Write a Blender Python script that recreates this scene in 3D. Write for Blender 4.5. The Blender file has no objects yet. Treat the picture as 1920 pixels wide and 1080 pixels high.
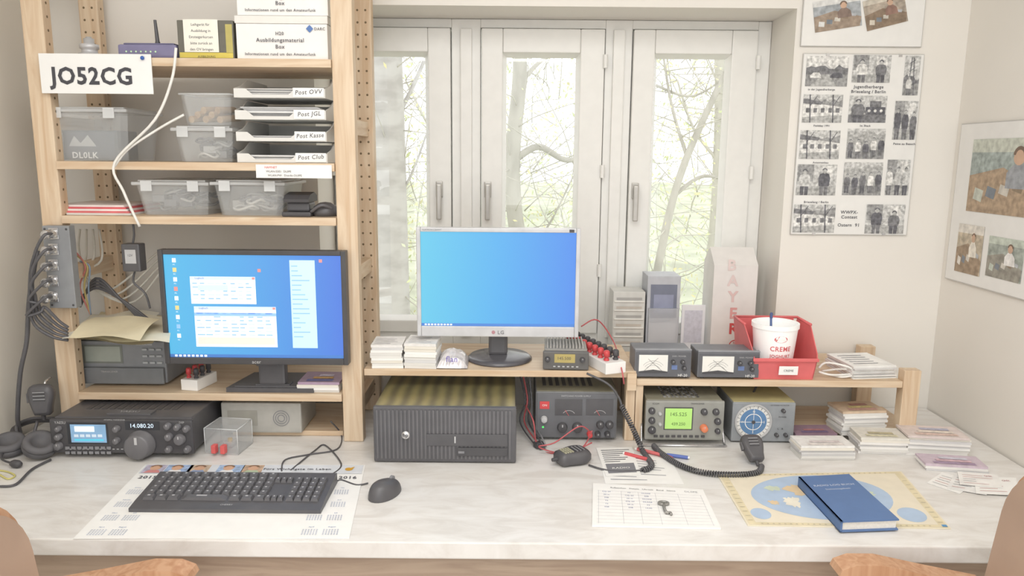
import bpy,bmesh,math,random
from mathutils import Vector,Matrix
random.seed(7)
V=Vector
sc=bpy.context.scene
sc.view_settings.view_transform='Standard'
# ---------------- camera ----------------
F=1400.0; CAMP=V((0,0,1.5))
R=(Matrix.Rotation(math.radians(80),3,'X')@Matrix.Rotation(math.radians(0.5),3,'Z'))
cd=bpy.data.cameras.new('camera'); cam=bpy.data.objects.new('camera',cd); sc.collection.objects.link(cam)
cd.lens=36*F/1920; cd.sensor_width=36; cd.clip_start=0.02
cam.matrix_world=Matrix.Translation(CAMP)@R.to_4x4(); sc.camera=cam
def ray(px,py): return R@V(((px-960)/F,-(py-540)/F,-1))
def onY(px,py,Y): d=ray(px,py); return CAMP+d*(Y/d.y)
def onZ(px,py,z): d=ray(px,py); return CAMP+d*((z-1.5)/d.z)
def onX(px,py,X): d=ray(px,py); return CAMP+d*(X/d.x)
# ---------------- materials ----------------
def lin(h):
    h=h.lstrip('#'); o=[]
    for i in (0,2,4):
        c=int(h[i:i+2],16)/255; o.append(c/12.92 if c<=.04045 else ((c+.055)/1.055)**2.4)
    return (*o,1)
_m={}
def mat(h,rough=.55,metal=0,var=.08,scale=25,emit=0,alpha=1):
    k=(h,rough,metal,var,scale,emit,alpha)
    if k in _m: return _m[k]
    m=bpy.data.materials.new('surface_'+h.strip('#')); m.use_nodes=True; n=m.node_tree.nodes; l=m.node_tree.links
    b=n['Principled BSDF']; b.inputs['Roughness'].default_value=rough; b.inputs['Metallic'].default_value=metal
    tc=n.new('ShaderNodeTexCoord'); no=n.new('ShaderNodeTexNoise'); no.inputs['Scale'].default_value=scale
    l.new(tc.outputs['Object'],no.inputs['Vector'])
    cr=n.new('ShaderNodeValToRGB'); c=lin(h)
    cr.color_ramp.elements[0].position=.3; cr.color_ramp.elements[1].position=.7
    cr.color_ramp.elements[0].color=tuple(max(0,x*(1-var)) for x in c[:3])+(1,)
    cr.color_ramp.elements[1].color=tuple(min(1,x*(1+var)) for x in c[:3])+(1,)
    l.new(no.outputs['Fac'],cr.inputs['Fac']); l.new(cr.outputs['Color'],b.inputs['Base Color'])
    if emit:
        l.new(cr.outputs['Color'],b.inputs['Emission Color']); b.inputs['Emission Strength'].default_value=emit
    if alpha<1: b.inputs['Alpha'].default_value=alpha
    _m[k]=m; return m
def wood(c1,c2,axis,sc_=1.0,rough=.5):
    k=('w',c1,c2,axis,sc_)
    if k in _m: return _m[k]
    m=bpy.data.materials.new('pine_wood'); m.use_nodes=True; n=m.node_tree.nodes; l=m.node_tree.links
    b=n['Principled BSDF']; b.inputs['Roughness'].default_value=rough
    tc=n.new('ShaderNodeTexCoord'); mp=n.new('ShaderNodeMapping'); s=[14*sc_]*3; s[axis]=1.2*sc_; mp.inputs['Scale'].default_value=s
    no=n.new('ShaderNodeTexNoise'); no.inputs['Scale'].default_value=3; no.inputs['Detail'].default_value=6; no.inputs['Distortion'].default_value=1.2
    cr=n.new('ShaderNodeValToRGB'); cr.color_ramp.elements[0].position=.35; cr.color_ramp.elements[1].position=.62
    cr.color_ramp.elements[0].color=lin(c1); cr.color_ramp.elements[1].color=lin(c2)
    l.new(tc.outputs['Object'],mp.inputs['Vector']); l.new(mp.outputs['Vector'],no.inputs['Vector']); l.new(no.outputs['Fac'],cr.inputs['Fac']); l.new(cr.outputs['Color'],b.inputs['Base Color'])
    _m[k]=m; return m
def marble():
    m=bpy.data.materials.new('marbled_laminate'); m.use_nodes=True; n=m.node_tree.nodes; l=m.node_tree.links
    b=n['Principled BSDF']; b.inputs['Roughness'].default_value=.3
    tc=n.new('ShaderNodeTexCoord'); mp=n.new('ShaderNodeMapping'); mp.inputs['Scale'].default_value=(3,9,4); mp.inputs['Rotation'].default_value=(0,0,.6)
    no=n.new('ShaderNodeTexNoise'); no.inputs['Scale'].default_value=2.6; no.inputs['Detail'].default_value=9; no.inputs['Distortion'].default_value=.9; no.inputs['Roughness'].default_value=.6
    cr=n.new('ShaderNodeValToRGB'); e=cr.color_ramp.elements; e[0].position=.36; e[0].color=lin('#dbd7d2'); e[1].position=.6; e[1].color=lin('#eae8e5')
    x=e.new(.48); x.color=lin('#e4e1dd')
    l.new(tc.outputs['Object'],mp.inputs['Vector']); l.new(mp.outputs['Vector'],no.inputs['Vector']); l.new(no.outputs['Fac'],cr.inputs['Fac']); l.new(cr.outputs['Color'],b.inputs['Base Color'])
    return m
def screenmat(c0,c1,c2,w):
    m=bpy.data.materials.new('screen_gradient'); m.use_nodes=True; n=m.node_tree.nodes; l=m.node_tree.links
    b=n['Principled BSDF']; b.inputs['Roughness'].default_value=.4; b.inputs['Base Color'].default_value=(0.03,.03,.03,1)
    tc=n.new('ShaderNodeTexCoord'); sp=n.new('ShaderNodeSeparateXYZ'); mr=n.new('ShaderNodeMapRange'); mr.inputs[1].default_value=-w/2; mr.inputs[2].default_value=w/2
    cr=n.new('ShaderNodeValToRGB'); e=cr.color_ramp.elements; e[0].color=lin(c0); e[1].color=lin(c2); x=e.new(.5); x.color=lin(c1)
    l.new(tc.outputs['Object'],sp.inputs[0]); l.new(sp.outputs['X'],mr.inputs[0]); l.new(mr.outputs[0],cr.inputs['Fac']); l.new(cr.outputs['Color'],b.inputs['Emission Color']); b.inputs['Emission Strength'].default_value=.97
    return m
W1,W2='#cdb192','#decab0'
WX=wood(W1,W2,0); WZ=wood(W1,W2,2); WY=wood(W1,W2,1)
BLK=mat('#59585b',.4); BLK2=mat('#666568',.5); DK=mat('#4e4d50',.5); GRY=mat('#848488',.5); MG=mat('#9c9c9f',.5); LG=mat('#bcbcbd',.5)  # dark tones lifted so the washed-out haze sits in the base colours
WHT=mat('#f1efec',.5,0,.02); PAP=mat('#f3f2ef',.8,0,.02); SILV=mat('#c6c6c8',.35,.2); CHR=mat('#d2d2d4',.25,.8); RED=mat('#dc6564',.45); RED2=mat('#cf4c4f',.4)
FRM=mat('#ecebe7',.4,0,.02); TRAY=mat('#dfdeda',.4,0,.03); CLR=mat('#f2f5f6',.2,0,.02,25,0,.2); CLR2=mat('#f2f4f5',.25,0,.02,25,0,.5)
INK=mat('#5f5f65',.8); INKL=mat('#a9a9ae',.8); GOLD=mat('#b99a55',.4,.3)
# ---------------- mesh builder ----------------
def planar(o,r,u):
    o,r,u=V(o),V(r),V(u); n=r.cross(u)
    return lambda a,b,c=0: o+r*a+u*b+n*c
FF=planar((0,0,0),(1,0,0),(0,0,1))
def TT(h): return planar((0,0,h),(1,0,0),(0,1,0))
_t={}
def glyphs(s,bold=0):
    if (s,bold) in _t: return _t[(s,bold)]
    c=bpy.data.curves.new('t','FONT'); c.body=s; c.size=1; c.align_x='CENTER'; c.resolution_u=2; c.offset=bold
    if bold: c.space_character=1.1
    o=bpy.data.objects.new('t',c); sc.collection.objects.link(o)
    bpy.context.view_layer.update(); dg=bpy.context.evaluated_depsgraph_get()
    me=o.evaluated_get(dg).to_mesh(); vs=[(v.co.x,v.co.y) for v in me.vertices]; fs=[list(p.vertices) for p in me.polygons]
    o.evaluated_get(dg).to_mesh_clear(); bpy.data.objects.remove(o); bpy.data.curves.remove(c)
    _t[(s,bold)]=(vs,fs); return _t[(s,bold)]
def crv(pts,n=6):
    pts=[V(p) for p in pts]; o=[]
    for i in range(len(pts)-1):
        p0=pts[max(i-1,0)];p1=pts[i];p2=pts[i+1];p3=pts[min(i+2,len(pts)-1)]
        for k in range(n):
            t=k/n; o.append(.5*((2*p1)+(p2-p0)*t+(2*p0-5*p1+4*p2-p3)*t*t+(3*p1-p0-3*p2+p3)*t**3))
    o.append(pts[-1]); return o
class MB:
    def __init__(s): s.v=[];s.f=[];s.fm=[];s.sm=[];s.mats=[]
    def add(s,vs,fs,m,sm=False):
        o=len(s.v); s.v+=[tuple(v) for v in vs]
        if m not in s.mats: s.mats.append(m)
        i=s.mats.index(m)
        for f in fs: s.f.append([o+k for k in f]); s.fm.append(i); s.sm.append(sm)
        return s
    def box(s,x0,x1,y0,y1,z0,z1,m,b=0,M=None):
        bm=bmesh.new(); bmesh.ops.create_cube(bm,size=1)
        for v in bm.verts: v.co=V(((x0+x1)/2+v.co.x*(x1-x0),(y0+y1)/2+v.co.y*(y1-y0),(z0+z1)/2+v.co.z*(z1-z0)))
        if b: bmesh.ops.bevel(bm,geom=bm.edges[:],offset=b,segments=2,profile=.6,affect='EDGES')
        bm.verts.index_update()
        vs=[(M@v.co if M else v.co.copy()) for v in bm.verts]; fs=[[v.index for v in f.verts] for f in bm.faces]; bm.free()
        return s.add(vs,fs,m)
    def cyl(s,p0,p1,r0,m,r1=None,seg=20,sm=True):
        p0,p1=V(p0),V(p1); r1=r0 if r1 is None else r1; d=(p1-p0).normalized(); a=d.orthogonal().normalized(); b=d.cross(a)
        vs=[];
        for p,r in((p0,r0),(p1,r1)):
            for i in range(seg): t=2*math.pi*i/seg; vs.append(p+(a*math.cos(t)+b*math.sin(t))*r)
        s.add(vs,[[i,(i+1)%seg,seg+(i+1)%seg,seg+i] for i in range(seg)],m,sm)
        return s.add(vs,[list(range(seg))[::-1],list(range(seg,2*seg))],m)
    def lathe(s,prof,o,ax,m,seg=28,sm=True,sx=1):
        o=V(o);d=V(ax).normalized();a=d.orthogonal().normalized();b=d.cross(a);vs=[];n=len(prof)
        for r,h in prof:
            for i in range(seg): t=2*math.pi*i/seg; vs.append(o+d*h+(a*math.cos(t)*sx+b*math.sin(t))*r)
        fs=[[k*seg+i,k*seg+(i+1)%seg,(k+1)*seg+(i+1)%seg,(k+1)*seg+i] for k in range(n-1) for i in range(seg)]
        return s.add(vs,fs,m,sm)
    def tube(s,pts,r,m,seg=8,n=6,r1=None):
        P_=crv(pts,n) if n else [V(p) for p in pts]; N=len(P_); vs=[]; up=None
        for i,p in enumerate(P_):
            d=(P_[min(i+1,N-1)]-P_[max(i-1,0)])
            if d.length<1e-9: d=V((0,0,1))
            d.normalize()
            if up is None: up=d.orthogonal().normalized()
            up=(up-d*up.dot(d))
            if up.length<1e-6: up=d.orthogonal()
            up.normalize(); b=d.cross(up); rr=r if r1 is None else r+(r1-r)*i/(N-1)
            for k in range(seg): t=2*math.pi*k/seg; vs.append(p+(up*math.cos(t)+b*math.sin(t))*rr)
        fs=[[i*seg+k,i*seg+(k+1)%seg,(i+1)*seg+(k+1)%seg,(i+1)*seg+k] for i in range(N-1) for k in range(seg)]
        fs+=[list(range(seg))[::-1],list(range((N-1)*seg,N*seg))]
        return s.add(vs,fs,m,True)
    def poly(s,fr,pts,m,o=.0008): return s.add([fr(a,b,o) for a,b in pts],[list(range(len(pts)))],m)
    def rect(s,fr,u0,u1,v0,v1,m,o=.0008):
        if u0>u1:u0,u1=u1,u0
        if v0>v1:v0,v1=v1,v0
        return s.poly(fr,[(u0,v0),(u1,v0),(u1,v1),(u0,v1)],m,o)
    def disc(s,fr,u,v,r,m,o=.001,seg=28,ry=None):
        ry=ry or r
        return s.poly(fr,[(u+r*math.cos(2*math.pi*i/seg),v+ry*math.sin(2*math.pi*i/seg)) for i in range(seg)],m,o)
    def ring(s,fr,u,v,r0,r1,m,o=.0012,a0=0,a1=2*math.pi,seg=32):
        vs=[];
        for i in range(seg+1):
            t=a0+(a1-a0)*i/seg; vs+= [fr(u+r0*math.cos(t),v+r0*math.sin(t),o),fr(u+r1*math.cos(t),v+r1*math.sin(t),o)]
        return s.add(vs,[[2*i,2*i+1,2*i+3,2*i+2] for i in range(seg)],m)
    def line(s,fr,u0,v0,u1,v1,w,m,o=.0015):
        d=V((u1-u0,v1-v0)); 
        if d.length==0: return s
        d.normalize(); x,y=-d.y*w/2,d.x*w/2
        return s.poly(fr,[(u0-x,v0-y),(u1-x,v1-y),(u1+x,v1+y),(u0+x,v0+y)],m,o)
    def prism(s,fr,pts,o0,o1,m,sm=False):
        n=len(pts); vs=[fr(a,b,o0) for a,b in pts]+[fr(a,b,o1) for a,b in pts]
        return s.add(vs,[list(range(n))[::-1],list(range(n,2*n))]+[[i,(i+1)%n,n+(i+1)%n,n+i] for i in range(n)],m)
    def text(s,fr,t,u,v,h,m,o=.0012,maxw=None,al='C',bold=0):
        vs,fs=glyphs(t,bold)
        if not vs: return s
        k=h/.7; xs=[a for a,b in vs]; w=(max(xs)-min(xs))*k; kx=k
        if maxw and w>maxw: kx=k*maxw/w; w=maxw
        c=(max(xs)+min(xs))/2; du=u if al=='C' else (u+w/2 if al=='L' else u-w/2)
        return s.add([fr(du+(a-c)*kx,v-h/2+b*k,o) for a,b in vs],fs,m)
    def mesh(s,name):
        me=bpy.data.meshes.new(name); me.from_pydata(s.v,[],s.f)
        for m in s.mats: me.materials.append(m)
        me.polygons.foreach_set('material_index',s.fm); me.polygons.foreach_set('use_smooth',s.sm); me.update(); return me
def meta(o,label,cat,group,kind=None):
    if label:o['label']=label
    if cat:o['category']=cat
    if group:o['group']=group
    if kind:o['kind']=kind
def E(name,loc,label,cat,rot=0,group=None,kind=None):
    o=bpy.data.objects.new(name,None); o.empty_display_size=.02; sc.collection.objects.link(o); o.location=loc; o.rotation_euler=(0,0,rot); meta(o,label,cat,group,kind); return o
def P(mb,name,par,loc=(0,0,0),label=None,rot=(0,0,0),kind=None):
    o=bpy.data.objects.new(name,mb.mesh(name)); sc.collection.objects.link(o); o.parent=par; o.location=loc; o.rotation_euler=rot; meta(o,label,None,None,kind); return o
def S(mb,name,loc,label,cat,rot=0,group=None,kind=None):
    o=bpy.data.objects.new(name,mb.mesh(name)); sc.collection.objects.link(o); o.location=loc; o.rotation_euler=(0,0,rot); meta(o,label,cat,group,kind); return o
class B:
    """measured front face of a thing standing at real depth Y on height z"""
    def __init__(s,x0,x1,yt,yb,z=None,Y=None):
        cx=(x0+x1)/2; ym=(yt+yb)/2
        if Y is None: Y=onZ(cx,yb,z).y
        if z is None: z=onY(cx,yb,Y).z
        a=onY(x0,ym,Y).x;b=onY(x1,ym,Y).x
        s.X=(a+b)/2;s.Y=Y;s.z=z;s.w=b-a;s.h=onY(cx,yt,Y).z-z;s.k=s.w/(x1-x0);s.loc=(s.X,Y,z+.0004)
    def uv(s,px,py): p=onY(px,py,s.Y); return p.x-s.X,p.z-s.z
def RC(mb,b,x0,y0,x1,y1,m,o=.001,fr=FF):
    u0,v0=b.uv(x0,y1);u1,v1=b.uv(x1,y0); return mb.rect(fr,u0,u1,v0,v1,m,o)
def TX(mb,b,t,px,py,ph,m,o=.0016,mw=None,al='C',fr=FF,bold=0):
    u,v=b.uv(px,py); return mb.text(fr,t,u,v,ph*b.k,m,o,mw*b.k if mw else None,al,bold)
def knob(par,u,v,r,m,d=.014,y=0,name='knob',label=None,mark=None):
    k=MB(); k.lathe([(r*1.08,0),(r*1.08,d*.15),(r,d*.2),(r*.95,d*.9),(r*.8,d),(0,d)],(0,0,0),(0,-1,0),m,24)
    k.add([(-r*.1,-d-.0004,r*.25),(r*.1,-d-.0004,r*.25),(r*.1,-d-.0004,r*.8),(-r*.1,-d-.0004,r*.8)],[[0,1,2,3]],LG)
    return P(k,name,par,(u,y,v),label)
DZ=.75; YF=1.88; YW=2.2; XL=-1.32; XR=1.28
# ---------------- room ----------------
WALL=mat('#e6e0d5',.85,0,.025,3); WALL2=mat('#eae6df',.85,0,.02,3)
wx0=-.57; wx1=onY(1478,250,YW).x; wz0=.885; wz1=onY(1050,12,YW).z; YG=2.40
m=MB(); T=2.56
m.box(XL-.1,wx0,YW,T,0,2.5,WALL2).box(wx1,XR+.1,YW,T,0,2.5,WALL2).box(wx0,wx1,YW,T,0,wz0-.03,WALL2).box(wx0,wx1,YW,T,wz1,2.5,WALL2)
S(m,'wall_back',(0,0,0),'cream painted wall with a deep window recess','wall',kind='structure')
m=MB(); m.box(XL-.1,XL,-1.8,YW-.0005,0,2.5,WALL); S(m,'wall_left',(0,0,0),'cream painted side wall beside the shelving','wall',kind='structure')
m=MB(); m.box(XR,XR+.1,-1.8,YW-.0005,0,2.5,WALL2); S(m,'wall_right',(0,0,0),'cream painted side wall with photo poster','wall',kind='structure')
m=MB(); m.box(XL-.1,XR+.1,-1.8,T,-.1,-.0005,mat('#a8a199',.6,0,.1,4)); S(m,'floor',(0,0,0),'grey brown linoleum floor','floor',kind='structure')
m=MB(); m.box(XL-.1,XR+.1,-1.8,T,2.501,2.6,WALL2); S(m,'ceiling',(0,0,0),'white painted ceiling','ceiling',kind='structure')
m=MB(); m.box(wx0+.001,wx1-.001,YW+.002,YG+.02,wz0-.03,wz0,mat('#e0dcd5',.4,0,.05),.004); S(m,'trim_1',(0,0,0),'pale stone window sill','window sill',kind='structure')
win=E('window_1',((wx0+wx1)/2,YG,wz0),'three-part cream painted casement window',None,kind='structure'); wo=V(((wx0+wx1)/2,YG,wz0))
def wx(px,py=100): return onY(px,py,YG).x-wo.x
def wz(px,py): return onY(px,py,YG).z-wo.z
H=wz1-wz0; m=MB(); hw=(wx1-wx0)/2
pt,pb=wz(1015,100),wz(1015,601)
sash=[(622,845,655,803),(903,1133,943,1088),(1187,1418,1227,1370)]
xs=[(wx(a),wx(b),wx(c),wx(d)) for a,b,c,d in sash]
st=wz(1015,55); sb=.045
for a,b in ((-hw+.001,xs[0][0]-.003),(xs[0][1]+.003,xs[1][0]-.003),(xs[1][1]+.003,xs[2][0]-.003),(xs[2][1]+.003,hw-.001)):
    m.box(a,b,0,.07,0.001,H-.001,FRM,.003)
    if b-a>.05: m.box((a+b)/2-.018,(a+b)/2+.018,-.012,0,.03,H-.03,FRM,.004)
for a,b,c,d in xs: m.box(a-.003,b+.003,.001,.069,0.001,sb-.003,FRM,.002).box(a-.003,b+.003,.001,.069,st+.003,H-.001,FRM,.002)
P(m,'window_frame',win)
GL=bpy.data.materials.new('window_glass'); GL.use_nodes=True; n=GL.node_tree.nodes; n.clear(); l=GL.node_tree.links
o_=n.new('ShaderNodeOutputMaterial');mx=n.new('ShaderNodeMixShader');tr=n.new('ShaderNodeBsdfTransparent');gl=n.new('ShaderNodeBsdfGlossy');gl.inputs['Roughness'].default_value=.02;mx.inputs[0].default_value=.05
l.new(tr.outputs[0],mx.inputs[1]);l.new(gl.outputs[0],mx.inputs[2]);l.new(mx.outputs[0],o_.inputs[0])
for i,(a,b,c,d) in enumerate(xs):
    m=MB()
    y0=-.014
    m.box(a,c,y0,.05,sb,st,FRM,.004).box(d,b,y0,.05,sb,st,FRM,.004).box(c+.0002,d-.0002,y0,.05,sb,pb,FRM,.004).box(c+.0002,d-.0002,y0,.05,pt,st,FRM,.004)
    for (p,q) in (((c,pb),(d,pb)),((d,pb),(d,pt)),((d,pt),(c,pt)),((c,pt),(c,pb))):
        cx,cz=(c+d)/2,(pb+pt)/2
        vs=[(p[0],y0+.003,p[1]),(q[0],y0+.003,q[1]),(q[0]+math.copysign(.012,cx-q[0]),.02,q[1]+math.copysign(.012,cz-q[1])),(p[0]+math.copysign(.012,cx-p[0]),.02,p[1]+math.copysign(.012,cz-p[1]))]
        m.add(vs,[[0,1,2,3]],FRM)
    so=P(m,'sash',win)
    g=MB(); g.box(c-.002,d+.002,.026,.032,pb-.002,pt+.002,GL); P(g,'glass_pane',so)
    h=MB(); hx={0:(b+d)/2-.002,1:(a+c)/2-.012,2:(a+c)/2-.014}[i]; hz=wz(900,352)
    HM=mat('#b8b5b0',.35,.4)
    h.box(hx-.011,hx+.011,y0-.008,y0,hz-.03,hz+.02,HM,.003).box(hx-.008,hx+.008,y0-.032,y0-.018,hz-.10,hz+.012,HM,.004).cyl((hx,y0-.02,hz),(hx,y0-.004,hz),.007,HM)
    P(h,'window_handle',so,label='brushed metal lever handle')
    for q in (.22,.55,.9):
        h=MB(); hx=b+.002 if i else a-.002; h.cyl((hx,y0-.006,sb+(st-sb)*q-.02),(hx,y0-.006,sb+(st-sb)*q+.02),.007,FRM); P(h,'hinge',so)
# ---------------- outside ----------------
m=MB(); 
n_=24; vs=[];
for j in range(n_+1):
    for i in range(n_+1): vs.append((-14+28*i/n_,2.9+27*j/n_,-.5+.06*math.sin(i*1.3+j)+(j/n_)**2*1.0))
m.add(vs,[[j*(n_+1)+i,j*(n_+1)+i+1,(j+1)*(n_+1)+i+1,(j+1)*(n_+1)+i] for j in range(n_) for i in range(n_)],mat('#b9bda6',.9,0,.2,1.5))
S(m,'ground',(0,0,0),'pale green garden ground outside','ground',kind='structure')
def barkmat(c0,c1,scl,p0,p1):
    M_=bpy.data.materials.new('tree_bark'); M_.use_nodes=True; n=M_.node_tree.nodes; l=M_.node_tree.links
    tc=n.new('ShaderNodeTexCoord');mp=n.new('ShaderNodeMapping');mp.inputs['Scale'].default_value=scl;no=n.new('ShaderNodeTexNoise');no.inputs['Scale'].default_value=1.2;no.inputs['Detail'].default_value=6
    cr=n.new('ShaderNodeValToRGB');cr.color_ramp.elements[0].position=p0;cr.color_ramp.elements[0].color=lin(c0);cr.color_ramp.elements[1].position=p1;cr.color_ramp.elements[1].color=lin(c1)
    l.new(tc.outputs['Object'],mp.inputs[0]);l.new(mp.outputs[0],no.inputs['Vector']);l.new(no.outputs['Fac'],cr.inputs[0]);l.new(cr.outputs[0],n['Principled BSDF'].inputs['Base Color']); n['Principled BSDF'].inputs['Roughness'].default_value=.9
    return M_
BIR=barkmat('#aeaba6','#c2c0bb',(5,5,12),.34,.58); BK=barkmat('#a6a398','#b9b6ab',(9,9,3),.4,.6); BK2=mat('#bdbaae',.9,0,.08,12)
LV=[mat('#ced4a4',.8,0,.1,2),mat('#c2cc9a',.8,0,.1,2),mat('#d8d2a0',.8,0,.1,2),mat('#cbd0b2',.8,0,.1,2)]
def leaves(mb,c,rad,n,s0=.02,s1=.05):
    for _ in range(n):
        p=V(c)+V((random.gauss(0,rad[0]),random.gauss(0,rad[1]),random.gauss(0,rad[2]))); s=random.uniform(s0,s1)
        a=V((random.gauss(0,1),random.gauss(0,.6),random.gauss(0,1))).normalized()*s; b=a.orthogonal().normalized()*s*.55
        mb.add([p-a,p+b*.8,p+a,p-b*.8],[[0,1,2,3]],random.choice(LV))
def tree(paths,bark,label,seed,Y,ntw=40,nl=500,base=None):
    random.seed(seed)
    t=MB(); allp=[]; o=None
    for pts,r0,r1 in paths:
        w=[onY(a,b,Y+(c if c else 0)) for a,b,c in pts]
        if pts is paths[0][0]: w=[V((w[0].x,w[0].y,-.55))]+w
        if o is None: o=w[0]
        t.tube([p-V((o.x,o.y,-.5)) for p in w],r0,bark,12,6,r1); allp+=crv(w,4)[2:]
    org=V((o.x,o.y,-.5))
    for _ in range(ntw):
        p=random.choice(allp)-org; q=[p]; d=V((random.gauss(0,1),random.gauss(0,.7),random.uniform(-.3,1))).normalized(); L=random.uniform(.12,.3)
        for k in range(4): d=(d+V((random.gauss(0,.2),random.gauss(0,.2),random.gauss(0,.2)))).normalized(); q.append(q[-1]+d*L)
        t.tube(q,.005,BK2,4,2,.0015)
    e=E('tree',org,label,'tree'); P(t,'trunk',e)
    f=MB(); 
    for _ in range(nl//12): p=random.choice(allp)-org; leaves(f,p,(.5,.4,.5),12,.01,.022)
    P(f,'foliage',e,kind='stuff')
tree([([(735,700,0),(728,520,0),(722,300,0),(715,100,0),(708,-120,0)],.135,.12),([(722,260,0),(780,150,.2),(830,20,.4)],.016,.008),([(728,400,0),(770,330,0),(800,250,-.1)],.010,.005)],BIR,'birch tree with pale peeling bark outside the window',1,4.6,24,200)
tree([([(990,700,0),(985,520,0),(965,400,0),(962,280,0),(975,120,0),(960,-60,0)],.07,.048),([(965,300,0),(1010,275,0),(1060,300,.1),(1110,290,.2)],.028,.016),([(972,160,0),(1020,110,.2),(1080,90,.3)],.018,.01),([(985,480,0),(1030,420,.2),(1075,330,.3)],.010,.006)],BK,'crooked tree with arching side branches',2,5.4,40,400)
tree([([(1200,700,0),(1240,470,0),(1275,330,0),(1330,200,0),(1400,60,0)],.034,.018),([(1260,370,0),(1320,330,.1),(1390,350,.1)],.016,.008),([(1290,300,0),(1260,200,.1),(1240,80,.2)],.013,.006),([(1230,160,.2),(1300,180,.1),(1380,130,.1)],.010,.006)],BK,'leaning tree with forked branches outside',3,5.0,40,400)
tree([([(1340,700,0),(1335,520,0),(1345,350,0),(1350,150,0),(1340,-40,0)],.055,.04),([(1345,300,0),(1300,240,0),(1270,150,0)],.016,.008)],BK2,'slender grey tree trunk in the garden',4,6.5,40,400)
tree([([(840,700,0),(835,450,0),(860,250,0),(850,0,0)],.09,.05),([(850,330,0),(800,230,0),(760,150,0)],.016,.008)],BK2,'slender tree half hidden behind the window frame',5,7.0,30,300)
random.seed(11); m=MB()
for _ in range(650):
    p=V((random.uniform(-4.5,4.5),random.uniform(6,11),random.uniform(-.6,2.6))); q=[p]; d=V((random.gauss(0,.6),random.gauss(0,.3),random.uniform(.1,1))).normalized(); L=random.uniform(.15,.45)
    for k in range(4): d=(d+V((random.gauss(0,.18),random.gauss(0,.15),random.gauss(0,.15)))).normalized(); q.append(q[-1]+d*L)
    m.tube(q,.0065,BK2,3,2,.0015)
for _ in range(1200): leaves(m,(random.uniform(-5,5),random.uniform(6,12),random.uniform(-.6,3.4)),(.3,.3,.3),12,.014,.04)
S(m,'thicket',(0,0,0),'dense spring thicket of thin twigs and pale leaves','bushes',kind='stuff')
# ---------------- desk ----------------
fy=onZ(960,1018,DZ).y
d=E('desk',(0,fy,0),'long white marbled laminate desk with wooden apron','desk')
m=MB(); m.box(XL+.006,XR-.006,0,YW-fy-.004,DZ-.036,DZ,marble(),.003); P(m,'desk_top',d)
WD=wood('#a99482','#bda996',0)
m=MB(); m.box(XL+.02,XR-.02,.03,.055,DZ-.12,DZ-.0365,WD,.002); P(m,'apron',d)
for x in (XL+.05,-.4,.45,XR-.05):
    for y in (.09,.75): m=MB(); m.box(x-.025,x+.025,y-.025,y+.025,.0005,DZ-.0365,wood('#a99482','#bda996',2),.003); P(m,'leg',d)
# ---------------- shelving unit ----------------
xl=onY(98,420,YF).x; xr=onY(651,420,YF).x; pw=.026
zs=[onY(350,y,YF).z for y in (109,304,406,736)]
u=E('shelving_unit',((xl+xr)/2,YF,DZ),'tall open pine shelving unit with drilled posts','shelf'); uo=V(((xl+xr)/2,YF,DZ))
HO=mat('#78664f',.9)
for i,x in enumerate((xl,xr)):
    x-=uo.x
    for y in (0,.25):
        m=MB(); m.box(x-pw,x+pw,y,y+.034,.0006,1.45,WZ,.003)
        for k in range(44):
            z=.05+k*.032
            if y: 
                for dx in (-.011,.011): m.disc(FF,x+dx,z,.0032,HO,-y+.0004,8)
            sx=1 if i==0 else -1; fr=planar((x+sx*pw,y+.017,0),(0,sx,0),(0,0,1)); m.disc(fr,0,z,.0035,HO,.0004,8)
        P(m,'post',u)
    for z in (.06,.42,.8,1.2): m=MB(); m.box(x-.012,x+.012,.0345,.2495,z,z+.04,WY,.002); P(m,'side_rail',u)
for k,z in enumerate(zs):
    m=MB(); m.box(xl+pw+.001-uo.x,xr-pw-.001-uo.x,-.006,.278,z-.02-DZ,z-DZ,WX,.002); P(m,'shelf_board',u)
ZA,ZB,ZC,ZD=zs
ZM=onY(930,694,1.9).z; ZR=onY(1440,713,1.9).z
def px_x(px,py,Y): return onY(px,py,Y).x
u=E('desk_shelf',(px_x(1182,760,1.9),1.9,DZ),'low pine shelf bridging over the computer','shelf'); o=V((px_x(1182,760,1.9),1.9,DZ))
m=MB(); m.box(xr+pw+.002-o.x,.0125,0,.285,ZM-.018-DZ,ZM-DZ,WX,.002); P(m,'shelf_board',u)
for y in (.005,.25): m=MB(); m.box(-.0125,.0125,y,y+.034,.0006,ZM-.0185-DZ,WZ,.002); P(m,'post',u)
m=MB(); m.box(-.0128,.0122,-.012,-.0005,ZM-.05-DZ,ZM-.003-DZ,WX,.002); P(m,'end_block',u)
o2=V((px_x(1705,760,1.9),1.9,DZ)); u=E('desk_shelf',o2,'low pine shelf holding power meters and red bin','shelf')
m=MB(); m.box(o.x+.014-o2.x,-.023,0,.285,ZR-.018-DZ,ZR-DZ,WX,.002); P(m,'shelf_board',u)
for y in (-.002,.25): m=MB(); m.box(-.0225,.0225,y,y+.032,.0006,ZR+.03-DZ,WZ,.002); P(m,'post',u)
for y in (.005,.25): m=MB(); m.box(o.x+.014-o2.x,o.x+.034-o2.x,y,y+.032,.0006,ZR-.0185-DZ,WZ,.002); P(m,'post',u)
m=MB(); m.box(0,.34,0,.2,0,.014,WX,.002); S(m,'wooden_board',(px_x(1492,790,1.96),1.965,DZ+.0004),'loose pine board lying on the desk','board'); 
m=MB(); m.box(0,.30,0,.23,0,.014,WX,.002); S(m,'wooden_board',(px_x(548,790,1.93)-.16,1.92,DZ+.0004),'loose pine board under the tall shelf','board'); ZP=DZ+.0148
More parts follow.
